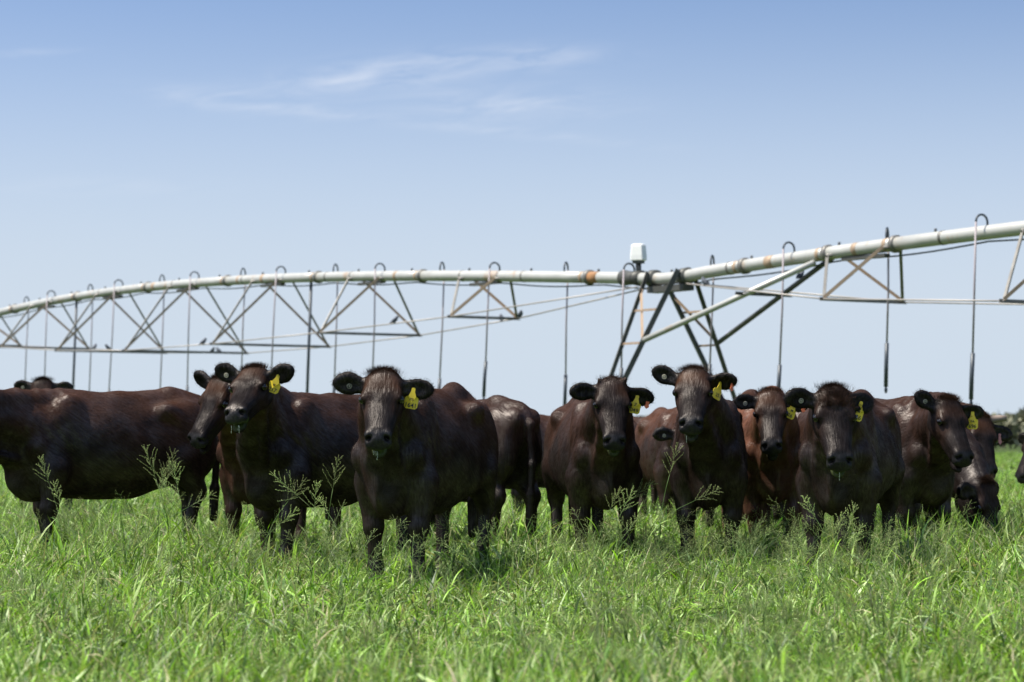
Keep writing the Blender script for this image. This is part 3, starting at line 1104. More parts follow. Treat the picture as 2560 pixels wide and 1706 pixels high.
build_cow("dark cow with curly forehead and yellow tag numbered 226", (2.10 * F / 15.1 + W / 2), 15.15, -17, s=1.0, poll=(2083, 976, 14.35),
          face=(3, 54, 0), red=0.5, seed=17, hs=1.03, ears=((2, -28, -10), (8, 12, 0)), tag_text=(("M", -0.058, 0.022), ("226", -0.096, 0.036)), tag_rot=(10, 20, 0),
          drool=2, lip=1.0, hair=13000, curly=1.0, poll_red=0.45, legs=dict(fl=(-0.05, 0.0), fr=(0.06, 0.0)))
build_cow("dark cow in profile turning its head with yellow tag numbered 696", 2213, 17.35, 33, s=1.0, poll=(2374, 1000, 16.35),
          face=(20, 54, -6), red=0.5, seed=18, hs=0.97, ears=((4, 8, 10), (24, 2, 0)), tag_text=(("PA", -0.060, 0.022), ("696", -0.097, 0.034)), tag_rot=(-6, 2, 0), tag_pos=0.125,
          hair=11000, poll_red=1.0, legs=dict(fl=(0.04, 0), fr=(-0.06, 0)))
build_cow("horned cow half hidden behind the cow tagged 696", 2285, 19.8, 34, s=1.0, poll=(2456, 1044, 18.6),
          face=(8, 58, -12), red=0.6, seed=19, h=0.015, ears=((-8, 5, 0), (6, 5, 0)), horn=True, pink=True, hair=6000, poll_red=0.9)
build_cow("black cow grazing with head down at the right end of the herd", 2186, 18.5, 54, s=1.0, poll=(2470, 1206, 17.5),
          face=(48, 74, 0), hs=1.1, red=0.3, seed=20, h=0.015, ears=((4, -10, 0), (-4, 0, 0)), hair=6000, poll_red=0.4, button=False)
build_cow("cow cut off by the right edge of the picture", 2835, 23.0, -82, s=0.98, poll=(2582, 1082, 22.6),
          face=(-70, 62, 0), red=0.3, seed=21, h=0.02, hair=1500, button=False)


# ================================================================== centre-pivot irrigator behind the herd
def pivot():
    D0 = 32.3
    CA, CB, CC = 2472.0, -138.9, 0.05197

    def xy(k):
        return D0 / F * (CA - W / 2 + (CB - W / 2 * CC) * k), D0 * (1 + CC * k)

    dirv = Vector((*[b - a for a, b in zip(xy(0), xy(1))], 0))
    step = dirv.length
    T = dirv.normalized()                       # along the pipe, away from the camera
    Nn = Vector((T.y, -T.x, 0))                 # square to the pipe, to the right and away
    prof = [(2560, 572), (2365, 592), (2060, 637), (1860, 666), (1721, 689), (1640, 702), (1425, 700), (1200, 691),
            (960, 690), (780, 692), (610, 697), (400, 714), (200, 744), (100, 762), (0, 778)]
    KT = 3.53
    kz = []
    for u, v in prof:
        k = (CA - u) / (CC * u - CB)
        kz.append((k, px(u, v, D0 * (1 + CC * k)).z))
    kr = np.array([p for p in kz if p[0] < KT + 0.4])
    kl = np.array([p for p in kz if p[0] > KT - 0.4])
    fr = np.polyfit(kr[:, 0], kr[:, 1], 2)
    fl = np.polyfit(kl[:, 0], kl[:, 1], 3)

    def pipe_pt(k, dz=0.0, dn=0.0):
        w = min(1, max(0, (k - KT + 0.5)))
        w = w * w * (3 - 2 * w)
        z = (1 - w) * np.polyval(fr, k) + w * np.polyval(fl, min(k, 18.0))
        x, y = xy(k)
        return Vector((x, y, float(z) + dz)) + Nn * dn

    galv = simple_mat("galvanised_pipe", (0.43, 0.43, 0.395), rough=0.45, metal=0.25, noise=0.22, scale=3.0)
    # rust creeping over the galvanising in a few places
    nt = galv.node_tree
    b = nt.nodes["Principled BSDF"]
    src = b.inputs["Base Color"].links[0].from_socket
    tc = nt.nodes.new("ShaderNodeTexCoord")
    n = nt.nodes.new("ShaderNodeTexNoise")
    n.inputs["Scale"].default_value = 1.7
    n.inputs["Detail"].default_value = 8
    n.inputs["Roughness"].default_value = 0.75
    nt.links.new(tc.outputs["Object"], n.inputs["Vector"])
    mr = nt.nodes.new("ShaderNodeMapRange")
    mr.inputs["From Min"].default_value = 0.56
    mr.inputs["From Max"].default_value = 0.72
    nt.links.new(n.outputs[0], mr.inputs["Value"])
    mx = nt.nodes.new("ShaderNodeMix")
    mx.data_type = "RGBA"
    nt.links.new(mr.outputs[0], mx.inputs["Factor"])
    nt.links.new(src, mx.inputs["A"])
    mx.inputs["B"].default_value = (0.36, 0.19, 0.07, 1)
    nt.links.new(mx.outputs["Result"], b.inputs["Base Color"])
    steel = simple_mat("weathered_steel", (0.20, 0.19, 0.17), rough=0.5, metal=0.5, noise=0.45, scale=5)
    tan = simple_mat("pale_rusted_angle", (0.34, 0.25, 0.17), rough=0.6, metal=0.2, noise=0.35, scale=6)
    rust = simple_mat("rust", (0.30, 0.15, 0.06), rough=0.8, noise=0.5, scale=12)
    darkst = simple_mat("dark_steel", (0.085, 0.085, 0.075), rough=0.55, metal=0.4, noise=0.5, scale=4)
    poly = simple_mat("black_poly_pipe", (0.045, 0.055, 0.065), rough=0.45, noise=0.2, scale=10)
    hose = simple_mat("drop_hose", (0.30, 0.26, 0.27), rough=0.5, noise=0.2, scale=10)
    white = simple_mat("white_plastic", (0.80, 0.80, 0.76), rough=0.4, noise=0.05, scale=5)
    rubber = simple_mat("tyre_rubber", (0.03, 0.03, 0.03), rough=0.8, noise=0.3, scale=12)
    cable = simple_mat("steel_rod", (0.36, 0.33, 0.30), rough=0.5, metal=0.3, noise=0.2, scale=4)

    root = empty("irrigation_pivot", pipe_pt(KT) * 1.0)
    root.location.z = 0
    tag(root, "galvanised centre pivot irrigator with drop hoses spanning behind the cows", "irrigator")
    off = Vector(root.location)
    segs = []                                   # bars a bird could perch on

    def part(name, vf, mat, parent=root, smooth=True):
        v, f = vf
        po = off if parent is root else Vector((0, 0, 0))
        if parent is not root:
            po = off
        o = add_obj(name, mesh_np(name, [Vector(p) - po for p in v], f, smooth), mat)
        o.parent = parent
        return o

    def rod(name, a, b_, r, mat, parent=root, sides=8, perch=False):
        if perch:
            segs.append((Vector(a), Vector(b_), r))
        return part(name, tube([a, b_], r, sides), mat, parent)

    def angle_bar(name, a, b_, w, mat, parent=root, perch=False):
        """L-section bar."""
        a, b_ = Vector(a), Vector(b_)
        d = (b_ - a).normalized()
        s_ = d.cross(Vector((0, 0, 1)))
        s_ = s_.normalized() if s_.length > 1e-3 else Vector((1, 0, 0))
        u_ = s_.cross(d).normalized()
        t_ = 0.006 + w * 0.08
        prof_ = [(0, 0), (w, 0), (w, t_), (t_, t_), (t_, w), (0, w)]
        v = [p + s_ * (x - w / 2) + u_ * (y - w / 2) for p in (a, b_) for x, y in prof_]
        f = [[i, (i + 1) % 6, 6 + (i + 1) % 6, 6 + i] for i in range(6)] + [[5, 4, 3, 2, 1, 0], [6, 7, 8, 9, 10, 11]]
        if perch:
            segs.append((a, b_, w * 0.5))
        return part(name, (v, f), mat, parent, smooth=False)

    # main pipe, in lengths joined at rusty flanges
    joints = [-1.6, 0.9, 1.62, KT - 0.95, KT + 1.1, 7.3, 9.3, 11.3, 13.3, 15.3, 17.3, 19.3, 21.3, 23.5]
    R0 = 0.098
    for a, b_ in zip(joints[:-1], joints[1:]):
        ks = np.linspace(a, b_, 9)
        part("pipe", tube([pipe_pt(k) for k in ks], R0, 20), galv)
    for k in joints[1:-1]:
        part("flange", tube([pipe_pt(k - 0.018), pipe_pt(k + 0.018)], R0 * 1.28, 18), steel)
        part("flange", tube([pipe_pt(k + 0.06), pipe_pt(k + 0.10)], R0 * 1.02, 18), tan)
    for k, l in ((4.55, 0.14), (1.30, 0.05), (2.26, 0.09), (10.45, 0.07), (13.1, 0.08), (7.75, 0.05), (11.0, 0.05)):
        part("rust_band", tube([pipe_pt(k - l / 2), pipe_pt(k + l / 2)], R0 * 1.012, 18), rust if k == 4.55 else tan)
    for k in (0.42, 2.75, 5.6, 6.6, 8.6, 9.1, 10.9, 12.6, 14.6, 16.0):
        part("pipe_band", tube([pipe_pt(k - 0.012), pipe_pt(k + 0.012)], R0 * 1.05, 16), steel)
    # small plugged outlets along the top
    for k in np.arange(-0.5, 18.6, 1.0):
        part("outlet_plug", tube([pipe_pt(k, R0 * 0.9), pipe_pt(k, R0 + 0.045)], 0.02, 8), poly)
    # electric cable sagging under the pipe
    pts = []
    for k in np.linspace(-1.4, 23.2, 140):
        pts.append(pipe_pt(k, -R0 - 0.018 - 0.05 * abs(math.sin(k * 2.1)), 0.05))
    part("cable", tube(pts, 0.013, 6), poly)

    # truss: a spreader bar under the pipe at each bay, four braces to it, rods between the bays
    bars = [(-0.70, 2.2, 2.66), (1.24, 1.48, 2.89), (6.25, 1.39, 3.08), (8.27, 2.18, 2.94), (10.3, 2.67, 2.86), (12.3, 2.92, 2.85),
            (14.3, 2.70, 2.98), (16.3, 2.30, 3.20), (18.3, 1.9, 3.40), (20.3, 1.5, 3.45), (22.3, 1.3, 3.40)]
    ends = []
    for k, ln, z in bars:
        x, y = xy(k)
        c = Vector((x, y, z))
        a, b_ = c - Nn * ln / 2, c + Nn * ln / 2
        ends.append((k, a, b_))
        angle_bar("spreader_bar", a - Nn * 0.06, b_ + Nn * 0.06, 0.05, steel, perch=True)
        for kk in (k - 0.30, k + 0.30):
            for sg, e in ((-1, a), (1, b_)):
                m_ = tan if (sg < 0) == (kk < k) else steel
                angle_bar("brace", pipe_pt(kk, -0.03 if kk < k else -0.06, sg * 0.16), e + Vector((0, 0, 0.02)), 0.046, m_)
            # side lugs
            part("bracket", tube([pipe_pt(kk, -0.05, -0.17), pipe_pt(kk, -0.05, 0.17)], 0.028, 6), steel)
        part("gusset", boxv(pipe_pt(k - 0.02, -0.13), (0.10, step * 0.46, 0.05), Matrix((Nn, T, (0, 0, 1))).transposed()), darkst, smooth=False)
    tw = [pipe_pt(KT + 0.35, -0.14, s_ * 0.12) for s_ in (-1, 1)]
    tw2 = [pipe_pt(KT - 0.3, -0.14, s_ * 0.12) for s_ in (-1, 1)]
    left = [e for e in ends if e[0] > KT]
    right = [e for e in ends if e[0] < KT][::-1]
    for chain, start in ((left, tw), (right, tw2)):
        for s_ in (0, 1):
            prev = start[s_]
            for e in chain:
                rod("truss_rod", prev, e[1 + s_], 0.013, cable, sides=6, perch=True)
                prev = e[1 + s_]

    # tower: four legs splayed to the base beam, rungs, braces, wheels
    W1 = Vector((*xy(KT), 0.92)) - Nn * 1.53
    W2 = Vector((*xy(KT), 0.92)) + Nn * 1.53
    tops = {}
    for side, Wp in ((-1, W1), (1, W2)):
        for kk, dk in ((3.73, 0.10), (3.32, -0.10)):
            top = pipe_pt(kk, 0.10, side * 0.165)
            foot = Wp + T * (dk * step * 0.5)
            angle_bar("tower_leg", top, foot, 0.085, darkst)
            tops[(side, dk)] = (top, foot)

    def on(side, dk, z):
        a, b_ = tops[(side, dk)]
        t = (z - a.z) / (b_.z - a.z)
        return a.lerp(b_, t)

    for side in (-1, 1):
        for z in (2.95, 2.42, 1.85):
            angle_bar("rung", on(side, 0.10, z), on(side, -0.10, z), 0.035, tan)
        angle_bar("brace", on(side, 0.10, 3.2) if side > 0 else on(side, 0.10, 3.35), on(side, -0.10, 2.45), 0.04, tan)
    part("collar", tube([pipe_pt(3.76), pipe_pt(3.70)], R0 * 1.5, 16), darkst)
    part("collar", tube([pipe_pt(3.36), pipe_pt(3.28)], R0 * 1.4, 16), darkst)
    part("joint_boot", tube([pipe_pt(4.15), pipe_pt(4.02), pipe_pt(3.9)], [R0 * 1.35, R0 * 1.1, R0 * 1.35], 16), darkst)
    part("saddle", boxv(pipe_pt(3.52, -0.16), (0.22, 0.95, 0.10), Matrix((Nn, T, (0, 0, 1))).transposed()), darkst, smooth=False)
    brk = pipe_pt(1.72, -0.12)
    segs_b = []
    b1 = rod("long_brace", on(-1, -0.10, 2.45), brk - Nn * 0.1, 0.045, galv, sides=10, perch=True)
    b2 = rod("long_brace", on(1, -0.10, 2.45), brk + Nn * 0.1, 0.04, darkst, sides=10, perch=True)
    m1 = on(-1, -0.10, 2.45).lerp(brk, 0.62)
    m2 = on(1, -0.10, 2.45).lerp(brk, 0.62)
    angle_bar("cross_bar", m1 - Nn * 0.25, m2 + Nn * 0.25, 0.05, darkst)
    part("base_beam", tube([W1 - Nn * 0.1, W2 + Nn * 0.1], 0.09, 8), darkst)
    for Wp in (W1, W2):
        ctr = Vector((Wp.x, Wp.y, 0.60)) - T * 0.22
        vs, fs = [], []
        prof_ = [(0.30, -0.12), (0.52, -0.14), (0.60, -0.09), (0.60, 0.09), (0.52, 0.14), (0.30, 0.12)]
        sg_ = 28
        for j in range(sg_):
            t = 2 * math.pi * j / sg_
            for r, q in prof_:
                vs.append(ctr + (Nn * math.cos(t) + Vector((0, 0, 1)) * math.sin(t)) * r + T * q)
        m_ = len(prof_)
        for j in range(sg_):
            j2 = (j + 1) % sg_
            for i in range(m_):
                i2 = (i + 1) % m_
                fs.append([j * m_ + i, j * m_ + i2, j2 * m_ + i2, j2 * m_ + i])
        wh = part("wheel", (vs, fs), rubber)
        part("rim", tube([ctr - T * 0.07, ctr + T * 0.07], 0.31, 20), galv, wh)
        rod("wheel_strut", ctr + T * 0.2, Wp, 0.06, darkst)
    # control box on its post
    pc = pipe_pt(3.93, 0.0, -0.02)
    rod("box_post", pc, pc + Vector((0, 0, 0.26)), 0.045, darkst)
    cb = pc + Vector((0, 0, 0.42))
    yaw = Matrix.Rotation(math.radians(-24), 3, "Z")
    vs, fs = [], []
    lv = [(-0.135, 0.86), (-0.125, 1.0), (-0.05, 0.99), (0.09, 0.90), (0.118, 0.86), (0.132, 0.72)]
    for z, sc_ in lv:
        hw, hd, c_ = 0.117 * sc_, 0.092 * sc_, 0.024
        ring = [(hw - c_, hd), (hw, hd - c_), (hw, -hd + c_), (hw - c_, -hd), (-hw + c_, -hd), (-hw, -hd + c_), (-hw, hd - c_), (-hw + c_, hd)]
        vs += [cb + yaw @ Vector((x, y, z)) for x, y in ring]
    for i in range(len(lv) - 1):
        for j in range(8):
            j2 = (j + 1) % 8
            fs.append([i * 8 + j, (i + 1) * 8 + j, (i + 1) * 8 + j2, i * 8 + j2])
    fs.append([j for j in range(8)])
    fs.append([(len(lv) - 1) * 8 + j for j in range(8)][::-1])
    part("control_box", (vs, fs), white, smooth=False)
    part("box_foot", boxv(pc + Vector((0, 0, 0.265)), (0.16, 0.14, 0.05), yaw), darkst, smooth=False)

    # drop hoses: gooseneck out of the top of the pipe, hose, weighted pipe with a sprinkler at its end
    for k in range(0, 23):
        near = k % 2 == 0
        d_ = -Nn if near else (Nn * 0.75 + T * 0.66).normalized()
        st = pipe_pt(k, R0 * 0.6)
        rr = 0.105 if near else 0.13
        arc = []
        for t in np.linspace(0, math.pi, 11):
            arc.append(st + d_ * (rr - rr * math.cos(t)) + Vector((0, 0, 0.075 + rr * 0.95 * math.sin(t))))
        base_ = arc[-1]
        sway = Vector((-0.032 + 0.012 * math.sin(k * 1.7), 0.0, 0))
        zb = 1.44 + 0.05 * math.sin(k * 2.3) + (0.18 if k % 5 == 1 else 0)
        hgt = base_.z - zb - 0.62
        h1 = base_ + sway * hgt - Vector((0, 0, hgt))
        h2 = h1 + sway * 0.62 * 1.4 - Vector((0, 0, 0.62))
        mid_ = base_.lerp(h1, 0.5) + Vector((0.012 * math.sin(k), 0, 0))
        ho = part("drop_hose", tube([base_, mid_, h1], 0.0145, 8), hose)
        part("gooseneck", tube([st] + arc, 0.0155, 8), poly, ho)
        part("weight", tube([h1, h1.lerp(h2, 0.5) + sway * 0.1, h2], 0.030, 8), poly, ho)
        part("sprinkler", tube([h2, h2 - Vector((0, 0, 0.05)), h2 - Vector((0, 0, 0.09))], [0.014, 0.026, 0.012], 8), poly, ho)
    for k, zb in ((9.5, 1.2), (15.4, 1.3)):
        rod("drain_pipe", pipe_pt(k, -R0 * 0.5, 0.05), Vector((*xy(k), zb)) + Vector((-0.05, 0, 0)), 0.03, poly)
    return segs


PERCH = pivot()


# ================================================================== small birds on the rods
def bird_mesh():
    fd = Field((-0.11, -0.05, -0.06), (0.10, 0.05, 0.10), 0.0055)
    fd.ell((0.0, 0, 0.0), (0.052, 0.032, 0.034), rot3("Y", math.radians(-42)), k=0.02)
    fd.ell((0.03, 0, 0.045), (0.023, 0.021, 0.021), k=0.02)
    fd.cone((-0.03, 0, -0.03), (-0.085, 0, -0.05), 0.016, 0.008, k=0.015)
    fd.cone((0.045, 0, 0.045), (0.068, 0, 0.04), 0.008, 0.003, k=0.008)
    for sg in (-1, 1):
        fd.ell((-0.018, sg * 0.026, -0.004), (0.055, 0.010, 0.022), rot3("Y", math.radians(-38)), k=0.01)
        fd.cone((0.0, sg * 0.012, -0.03), (0.004, sg * 0.012, -0.052), 0.005, 0.005, k=0.005)
    V, Q = fd.mesh()
    return mesh_np("small_bird", V, Q)


BIRD = bird_mesh()
BIRD.materials.append(simple_mat("bird_plumage", (0.07, 0.08, 0.10), rough=0.7, noise=0.5, scale=40))
birds = [((508, 849), 30, "small dark bird alone on the upper truss rod at the far left span"),
         ((532, 884), -40, "left one of two small birds side by side on a spreader bar"),
         ((546, 885), 150, "right one of two small birds side by side on a spreader bar"),
         ((238, 865), 60, "left one of two small birds on the rod above the leftmost cow"),
         ((269, 865), 200, "right one of two small birds on the rod above the leftmost cow"),
         ((987, 803), 10, "small bird on the truss rod above the foremost cow's ear"),
         ((1253, 800), 100, "small bird on the short spreader bar left of the tower"),
         ((1301, 798), -70, "small bird on the rod just right of the short spreader bar"),
         ((1762, 714), 140, "small bird on the rod right of the tower legs"),
         ((2003, 702), 40, "small bird perched on the long dark brace of the tower")]


def project(p):
    q = p - Vector((0, 0, CAMZ))
    c, s = math.cos(PITCH), math.sin(PITCH)
    f_ = q.y * c + q.z * s
    return W / 2 + q.x / f_ * F, 853 - (-q.y * s + q.z * c) / f_ * F


for (u, v), yaw, lab in birds:
    best = None
    for a, b_, r in PERCH:
        for t in np.linspace(0.01, 0.99, 160):
            p = a.lerp(b_, t)
            pu, pv = project(p)
            d_ = math.hypot(pu - u, (pv - v))
            if best is None or d_ < best[0]:
                best = (d_, p, r)
    o = add_obj("small_bird", BIRD)
    o.location = best[1] + Vector((0, 0, best[2] + 0.05))
    o.rotation_euler = (0, 0, math.radians(yaw))
    o.scale = (1.15,) * 3
    tag(o, lab, "bird", "birds perched on the irrigator")


# ================================================================== pasture grass
def grass_material():
    m, nt, b = mat_new("grass_blade")
    at = nt.nodes.new("ShaderNodeAttribute")
    at.attribute_name = "tint"
    oi = nt.nodes.new("ShaderNodeObjectInfo")
    hsv = nt.nodes.new("ShaderNodeHueSaturation")
    mr = nt.nodes.new("ShaderNodeMapRange")
    mr.inputs["To Min"].default_value = 0.58
    mr.inputs["To Max"].default_value = 1.42
    nt.links.new(oi.outputs["Random"], mr.inputs["Value"])
    mh = nt.nodes.new("ShaderNodeMapRange")
    mh.inputs["To Min"].default_value = 0.488
    mh.inputs["To Max"].default_value = 0.512
    nt.links.new(oi.outputs["Random"], mh.inputs["Value"])
    nt.links.new(mh.outputs[0], hsv.inputs["Hue"])
    nt.links.new(mr.outputs[0], hsv.inputs["Value"])
    nt.links.new(at.outputs["Color"], hsv.inputs["Color"])
    nt.links.new(hsv.outputs[0], b.inputs["Base Color"])
    b.inputs["Roughness"].default_value = 0.48
    b.inputs["Specular IOR Level"].default_value = 0.4
    tr = nt.nodes.new("ShaderNodeBsdfTranslucent")
    g = nt.nodes.new("ShaderNodeMix")
    g.data_type = "RGBA"
    g.blend_type = "MULTIPLY"
    g.inputs["Factor"].default_value = 1.0
    g.inputs["B"].default_value = (1.12, 1.30, 0.60, 1)
    nt.links.new(hsv.outputs[0], g.inputs["A"])
    nt.links.new(g.outputs["Result"], tr.inputs["Color"])
    mx = nt.nodes.new("ShaderNodeMixShader")
    mx.inputs[0].default_value = 0.31
    nt.links.new(b.outputs[0], mx.inputs[1])
    nt.links.new(tr.outputs[0], mx.inputs[2])
    nt.links.new(mx.outputs[0], nt.nodes["Material Output"].inputs["Surface"])
    return m


MAT_GRASS = grass_material()
TINTS = np.array([(0.150, 0.265, 0.026), (0.195, 0.315, 0.044), (0.265, 0.375, 0.095), (0.072, 0.145, 0.022), (0.320, 0.410, 0.160), (0.205, 0.345, 0.022), (0.040, 0.090, 0.016)])
STRAW = np.array((0.34, 0.30, 0.15))


def blades(n, rng, spread, hmin, hmax, wmin, wmax, seg=4, straw=0.04, lean=(0.1, 1.0), curl=(0.3, 1.6)):
    """n arched blades with a folded mid-rib feel; returns verts, quads, colours."""
    V, Q, C = [], [], []
    az = rng.uniform(0, 2 * math.pi, n)
    r = spread * np.sqrt(rng.uniform(0, 1, n))
    ra = rng.uniform(0, 2 * math.pi, n)
    ln = rng.uniform(hmin, hmax, n)
    wd = rng.uniform(wmin, wmax, n)
    l0 = rng.uniform(*lean, n)
    cu = rng.uniform(*curl, n)
    base = 0
    for i in range(n):
        p = np.array([r[i] * math.cos(ra[i]), r[i] * math.sin(ra[i]), -0.01])
        d = np.array([math.cos(az[i]), math.sin(az[i])])
        sd = np.array([-d[1], d[0], 0.0])
        tw = rng.uniform(-1.4, 1.4)
        col = STRAW if rng.random() < straw else TINTS[rng.integers(len(TINTS))] * 1.07 * rng.uniform(0.5, 1.45)
        for s_ in range(seg + 1):
            t = s_ / seg
            ang = l0[i] + cu[i] * t ** 1.5
            if s_:
                st = ln[i] / seg
                p = p + np.array([d[0] * math.sin(ang), d[1] * math.sin(ang), math.cos(ang)]) * st
            w = wd[i] * (0.55 + 0.45 * min(1, t * 3)) * (1 - t ** 2.4) + 0.0006
            sv = sd * math.cos(tw * t) + np.array([0, 0, math.sin(tw * t)])
            V += [p - sv * w / 2, p + sv * w / 2]
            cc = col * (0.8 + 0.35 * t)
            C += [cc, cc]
        for s_ in range(seg):
            a = base + s_ * 2
            Q.append((a, a + 1, a + 3, a + 2))
        base += 2 * (seg + 1)
    return np.array(V), np.array(Q), np.array(C)


def panicle(rng, height, size, lean, az, nb=11, seeds=9, sw=0.0016, seed_len=0.006):
    """A seed head on an arching stem; returns (stem, head, leaves) as (verts, faces, colours)."""
    d = np.array([math.cos(az), math.sin(az), 0.0])
    pts = []
    for t in np.linspace(0, 1, 9):
        a = lean * t ** 1.6
        pts.append(np.array([0, 0, 0]) + d * height * (t * math.sin(a) * 0.8) + np.array([0, 0, height * t * math.cos(a * 0.7)]))
    sv, sf = tube(pts, [sw * (1.25 - 0.6 * t) for t in np.linspace(0, 1, 9)], 5)
    tipd = (pts[-1] - pts[-2]) / np.linalg.norm(pts[-1] - pts[-2])
    V, Fc, C = [], [], []
    ref = np.cross(tipd, [0.3, 0.9, 0.1])
    ref /= np.linalg.norm(ref)
    ref2 = np.cross(tipd, ref)

    def seedlet(p, dr):
        o = len(V)
        s1 = np.cross(dr, rng.normal(0, 1, 3))
        s1 /= max(1e-6, np.linalg.norm(s1))
        s2 = np.cross(dr, s1)
        L = seed_len * rng.uniform(0.7, 1.3)
        V.extend([p, p + dr * L * 0.5 + s1 * L * 0.26, p + dr * L * 0.5 + s2 * L * 0.26, p + dr * L * 0.5 - s1 * L * 0.26, p + dr * L * 0.5 - s2 * L * 0.26, p + dr * L])
        for a, b_ in ((1, 2), (2, 3), (3, 4), (4, 1)):
            Fc.append([o, o + a, o + b_])
            Fc.append([o + 5, o + b_, o + a])
        c = np.array((0.30, 0.37, 0.13)) * rng.uniform(0.75, 1.35) + np.array((0.04, 0.0, 0.01)) * rng.random()
        C.extend([c] * 6)

    def thin(a, b_, r_):
        o = len(V)
        v, f = tube([a, b_], r_, 3, cap=False)
        V.extend([np.array(q) for q in v])
        Fc.extend([[i + o for i in q] for q in f])
        C.extend([np.array((0.16, 0.23, 0.075))] * len(v))

    top = pts[-1] + tipd * size
    thin(pts[-1], top, sw * 0.6)
    for b_ in range(nb):
        t = b_ / nb
        p0 = pts[-1] + tipd * size * t * 0.92
        a = b_ * 2.4 + rng.uniform(-0.4, 0.4)
        rad = ref * math.cos(a) + ref2 * math.sin(a)
        dr = rad * rng.uniform(0.45, 0.75) + tipd * rng.uniform(0.6, 0.9)
        dr /= np.linalg.norm(dr)
        L = size * (0.62 - 0.42 * t) * rng.uniform(0.6, 1.25)
        p1 = p0 + dr * L
        thin(p0, p1, sw * 0.42)
        for q in range(seeds):
            u = (q + 1.2) / (seeds + 0.4)
            sd = dr + rng.normal(0, 0.35, 3)
            sd /= np.linalg.norm(sd)
            seedlet(p0 + dr * L * u + rng.normal(0, 0.0011, 3) * (seed_len / 0.006), sd)
    for q in range(4):
        seedlet(top - tipd * size * 0.04 * q, tipd)
    # two long leaves clasping the stem
    LV_, LQ, LC = [], [], []
    for t, az2 in ((0.30, az + 1.9), (0.55, az - 1.4)):
        i = int(t * 8)
        v, q, c = blades(1, rng, 0.0, height * 0.28, height * 0.42, 0.007, 0.011, seg=6, straw=0, lean=(0.25, 0.5), curl=(0.6, 1.3))
        o = len(LV_)
        LV_.extend(list(v + pts[i]))
        LQ.extend([[int(z) + o for z in r] for r in q])
        LC.extend(list(c))
    return (sv, sf, np.tile(np.array((0.13, 0.21, 0.055)), (len(sv), 1))), (V, Fc, np.array(C)), (LV_, LQ, np.array(LC))


# prototypes kept out of the scene, scattered by the grass object below
PROTO = bpy.data.collections.new("grass_prototypes")


def proto(name, V, Q, C):
    me = mesh_np(name, V, Q)
    set_color(me, "tint", C)
    me.materials.append(MAT_GRASS)
    o = bpy.data.objects.new(name, me)
    PROTO.objects.link(o)


names = []
grg = np.random.default_rng(5)
NB = 12
for i in range(NB):                                   # leafy tufts
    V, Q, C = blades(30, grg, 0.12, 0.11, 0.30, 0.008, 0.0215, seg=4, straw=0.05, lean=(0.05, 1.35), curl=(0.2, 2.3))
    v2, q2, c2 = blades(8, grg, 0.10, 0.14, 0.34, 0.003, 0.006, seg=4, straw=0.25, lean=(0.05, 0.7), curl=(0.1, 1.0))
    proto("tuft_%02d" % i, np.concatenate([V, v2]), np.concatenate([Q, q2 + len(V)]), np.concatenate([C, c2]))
NF = 6
for i in range(NF):                                   # thin flowering stems with fine seed heads
    parts_v, parts_f, parts_c = [], [], []
    for j in range(3):
        st_, hd_, lf_ = panicle(grg, grg.uniform(0.28, 0.46), grg.uniform(0.10, 0.16), grg.uniform(0.15, 0.9), grg.uniform(0, 6.28), nb=9, seeds=5, sw=0.0013, seed_len=0.0062)
        shift = np.array([grg.uniform(-.08, .08), grg.uniform(-.08, .08), 0])
        for v_, f_, c_ in (st_, hd_, lf_):
            o = len(parts_v)
            parts_v.extend([np.array(q) + shift for q in v_])
            parts_f.extend([[k + o for k in q] for q in f_])
            parts_c.extend(list(c_))
    me = mesh_np("flower_%02d" % i, np.array(parts_v), parts_f)
    set_color(me, "tint", np.array(parts_c))
    me.materials.append(MAT_GRASS)
    PROTO.objects.link(bpy.data.objects.new("zflower_%02d" % i, me))
# coarse clumps for the distance
NC = 5
for i in range(NC):
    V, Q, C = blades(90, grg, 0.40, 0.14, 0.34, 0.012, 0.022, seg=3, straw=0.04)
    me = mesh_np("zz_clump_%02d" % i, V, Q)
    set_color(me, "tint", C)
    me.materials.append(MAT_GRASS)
    PROTO.objects.link(bpy.data.objects.new("zz_clump_%02d" % i, me))


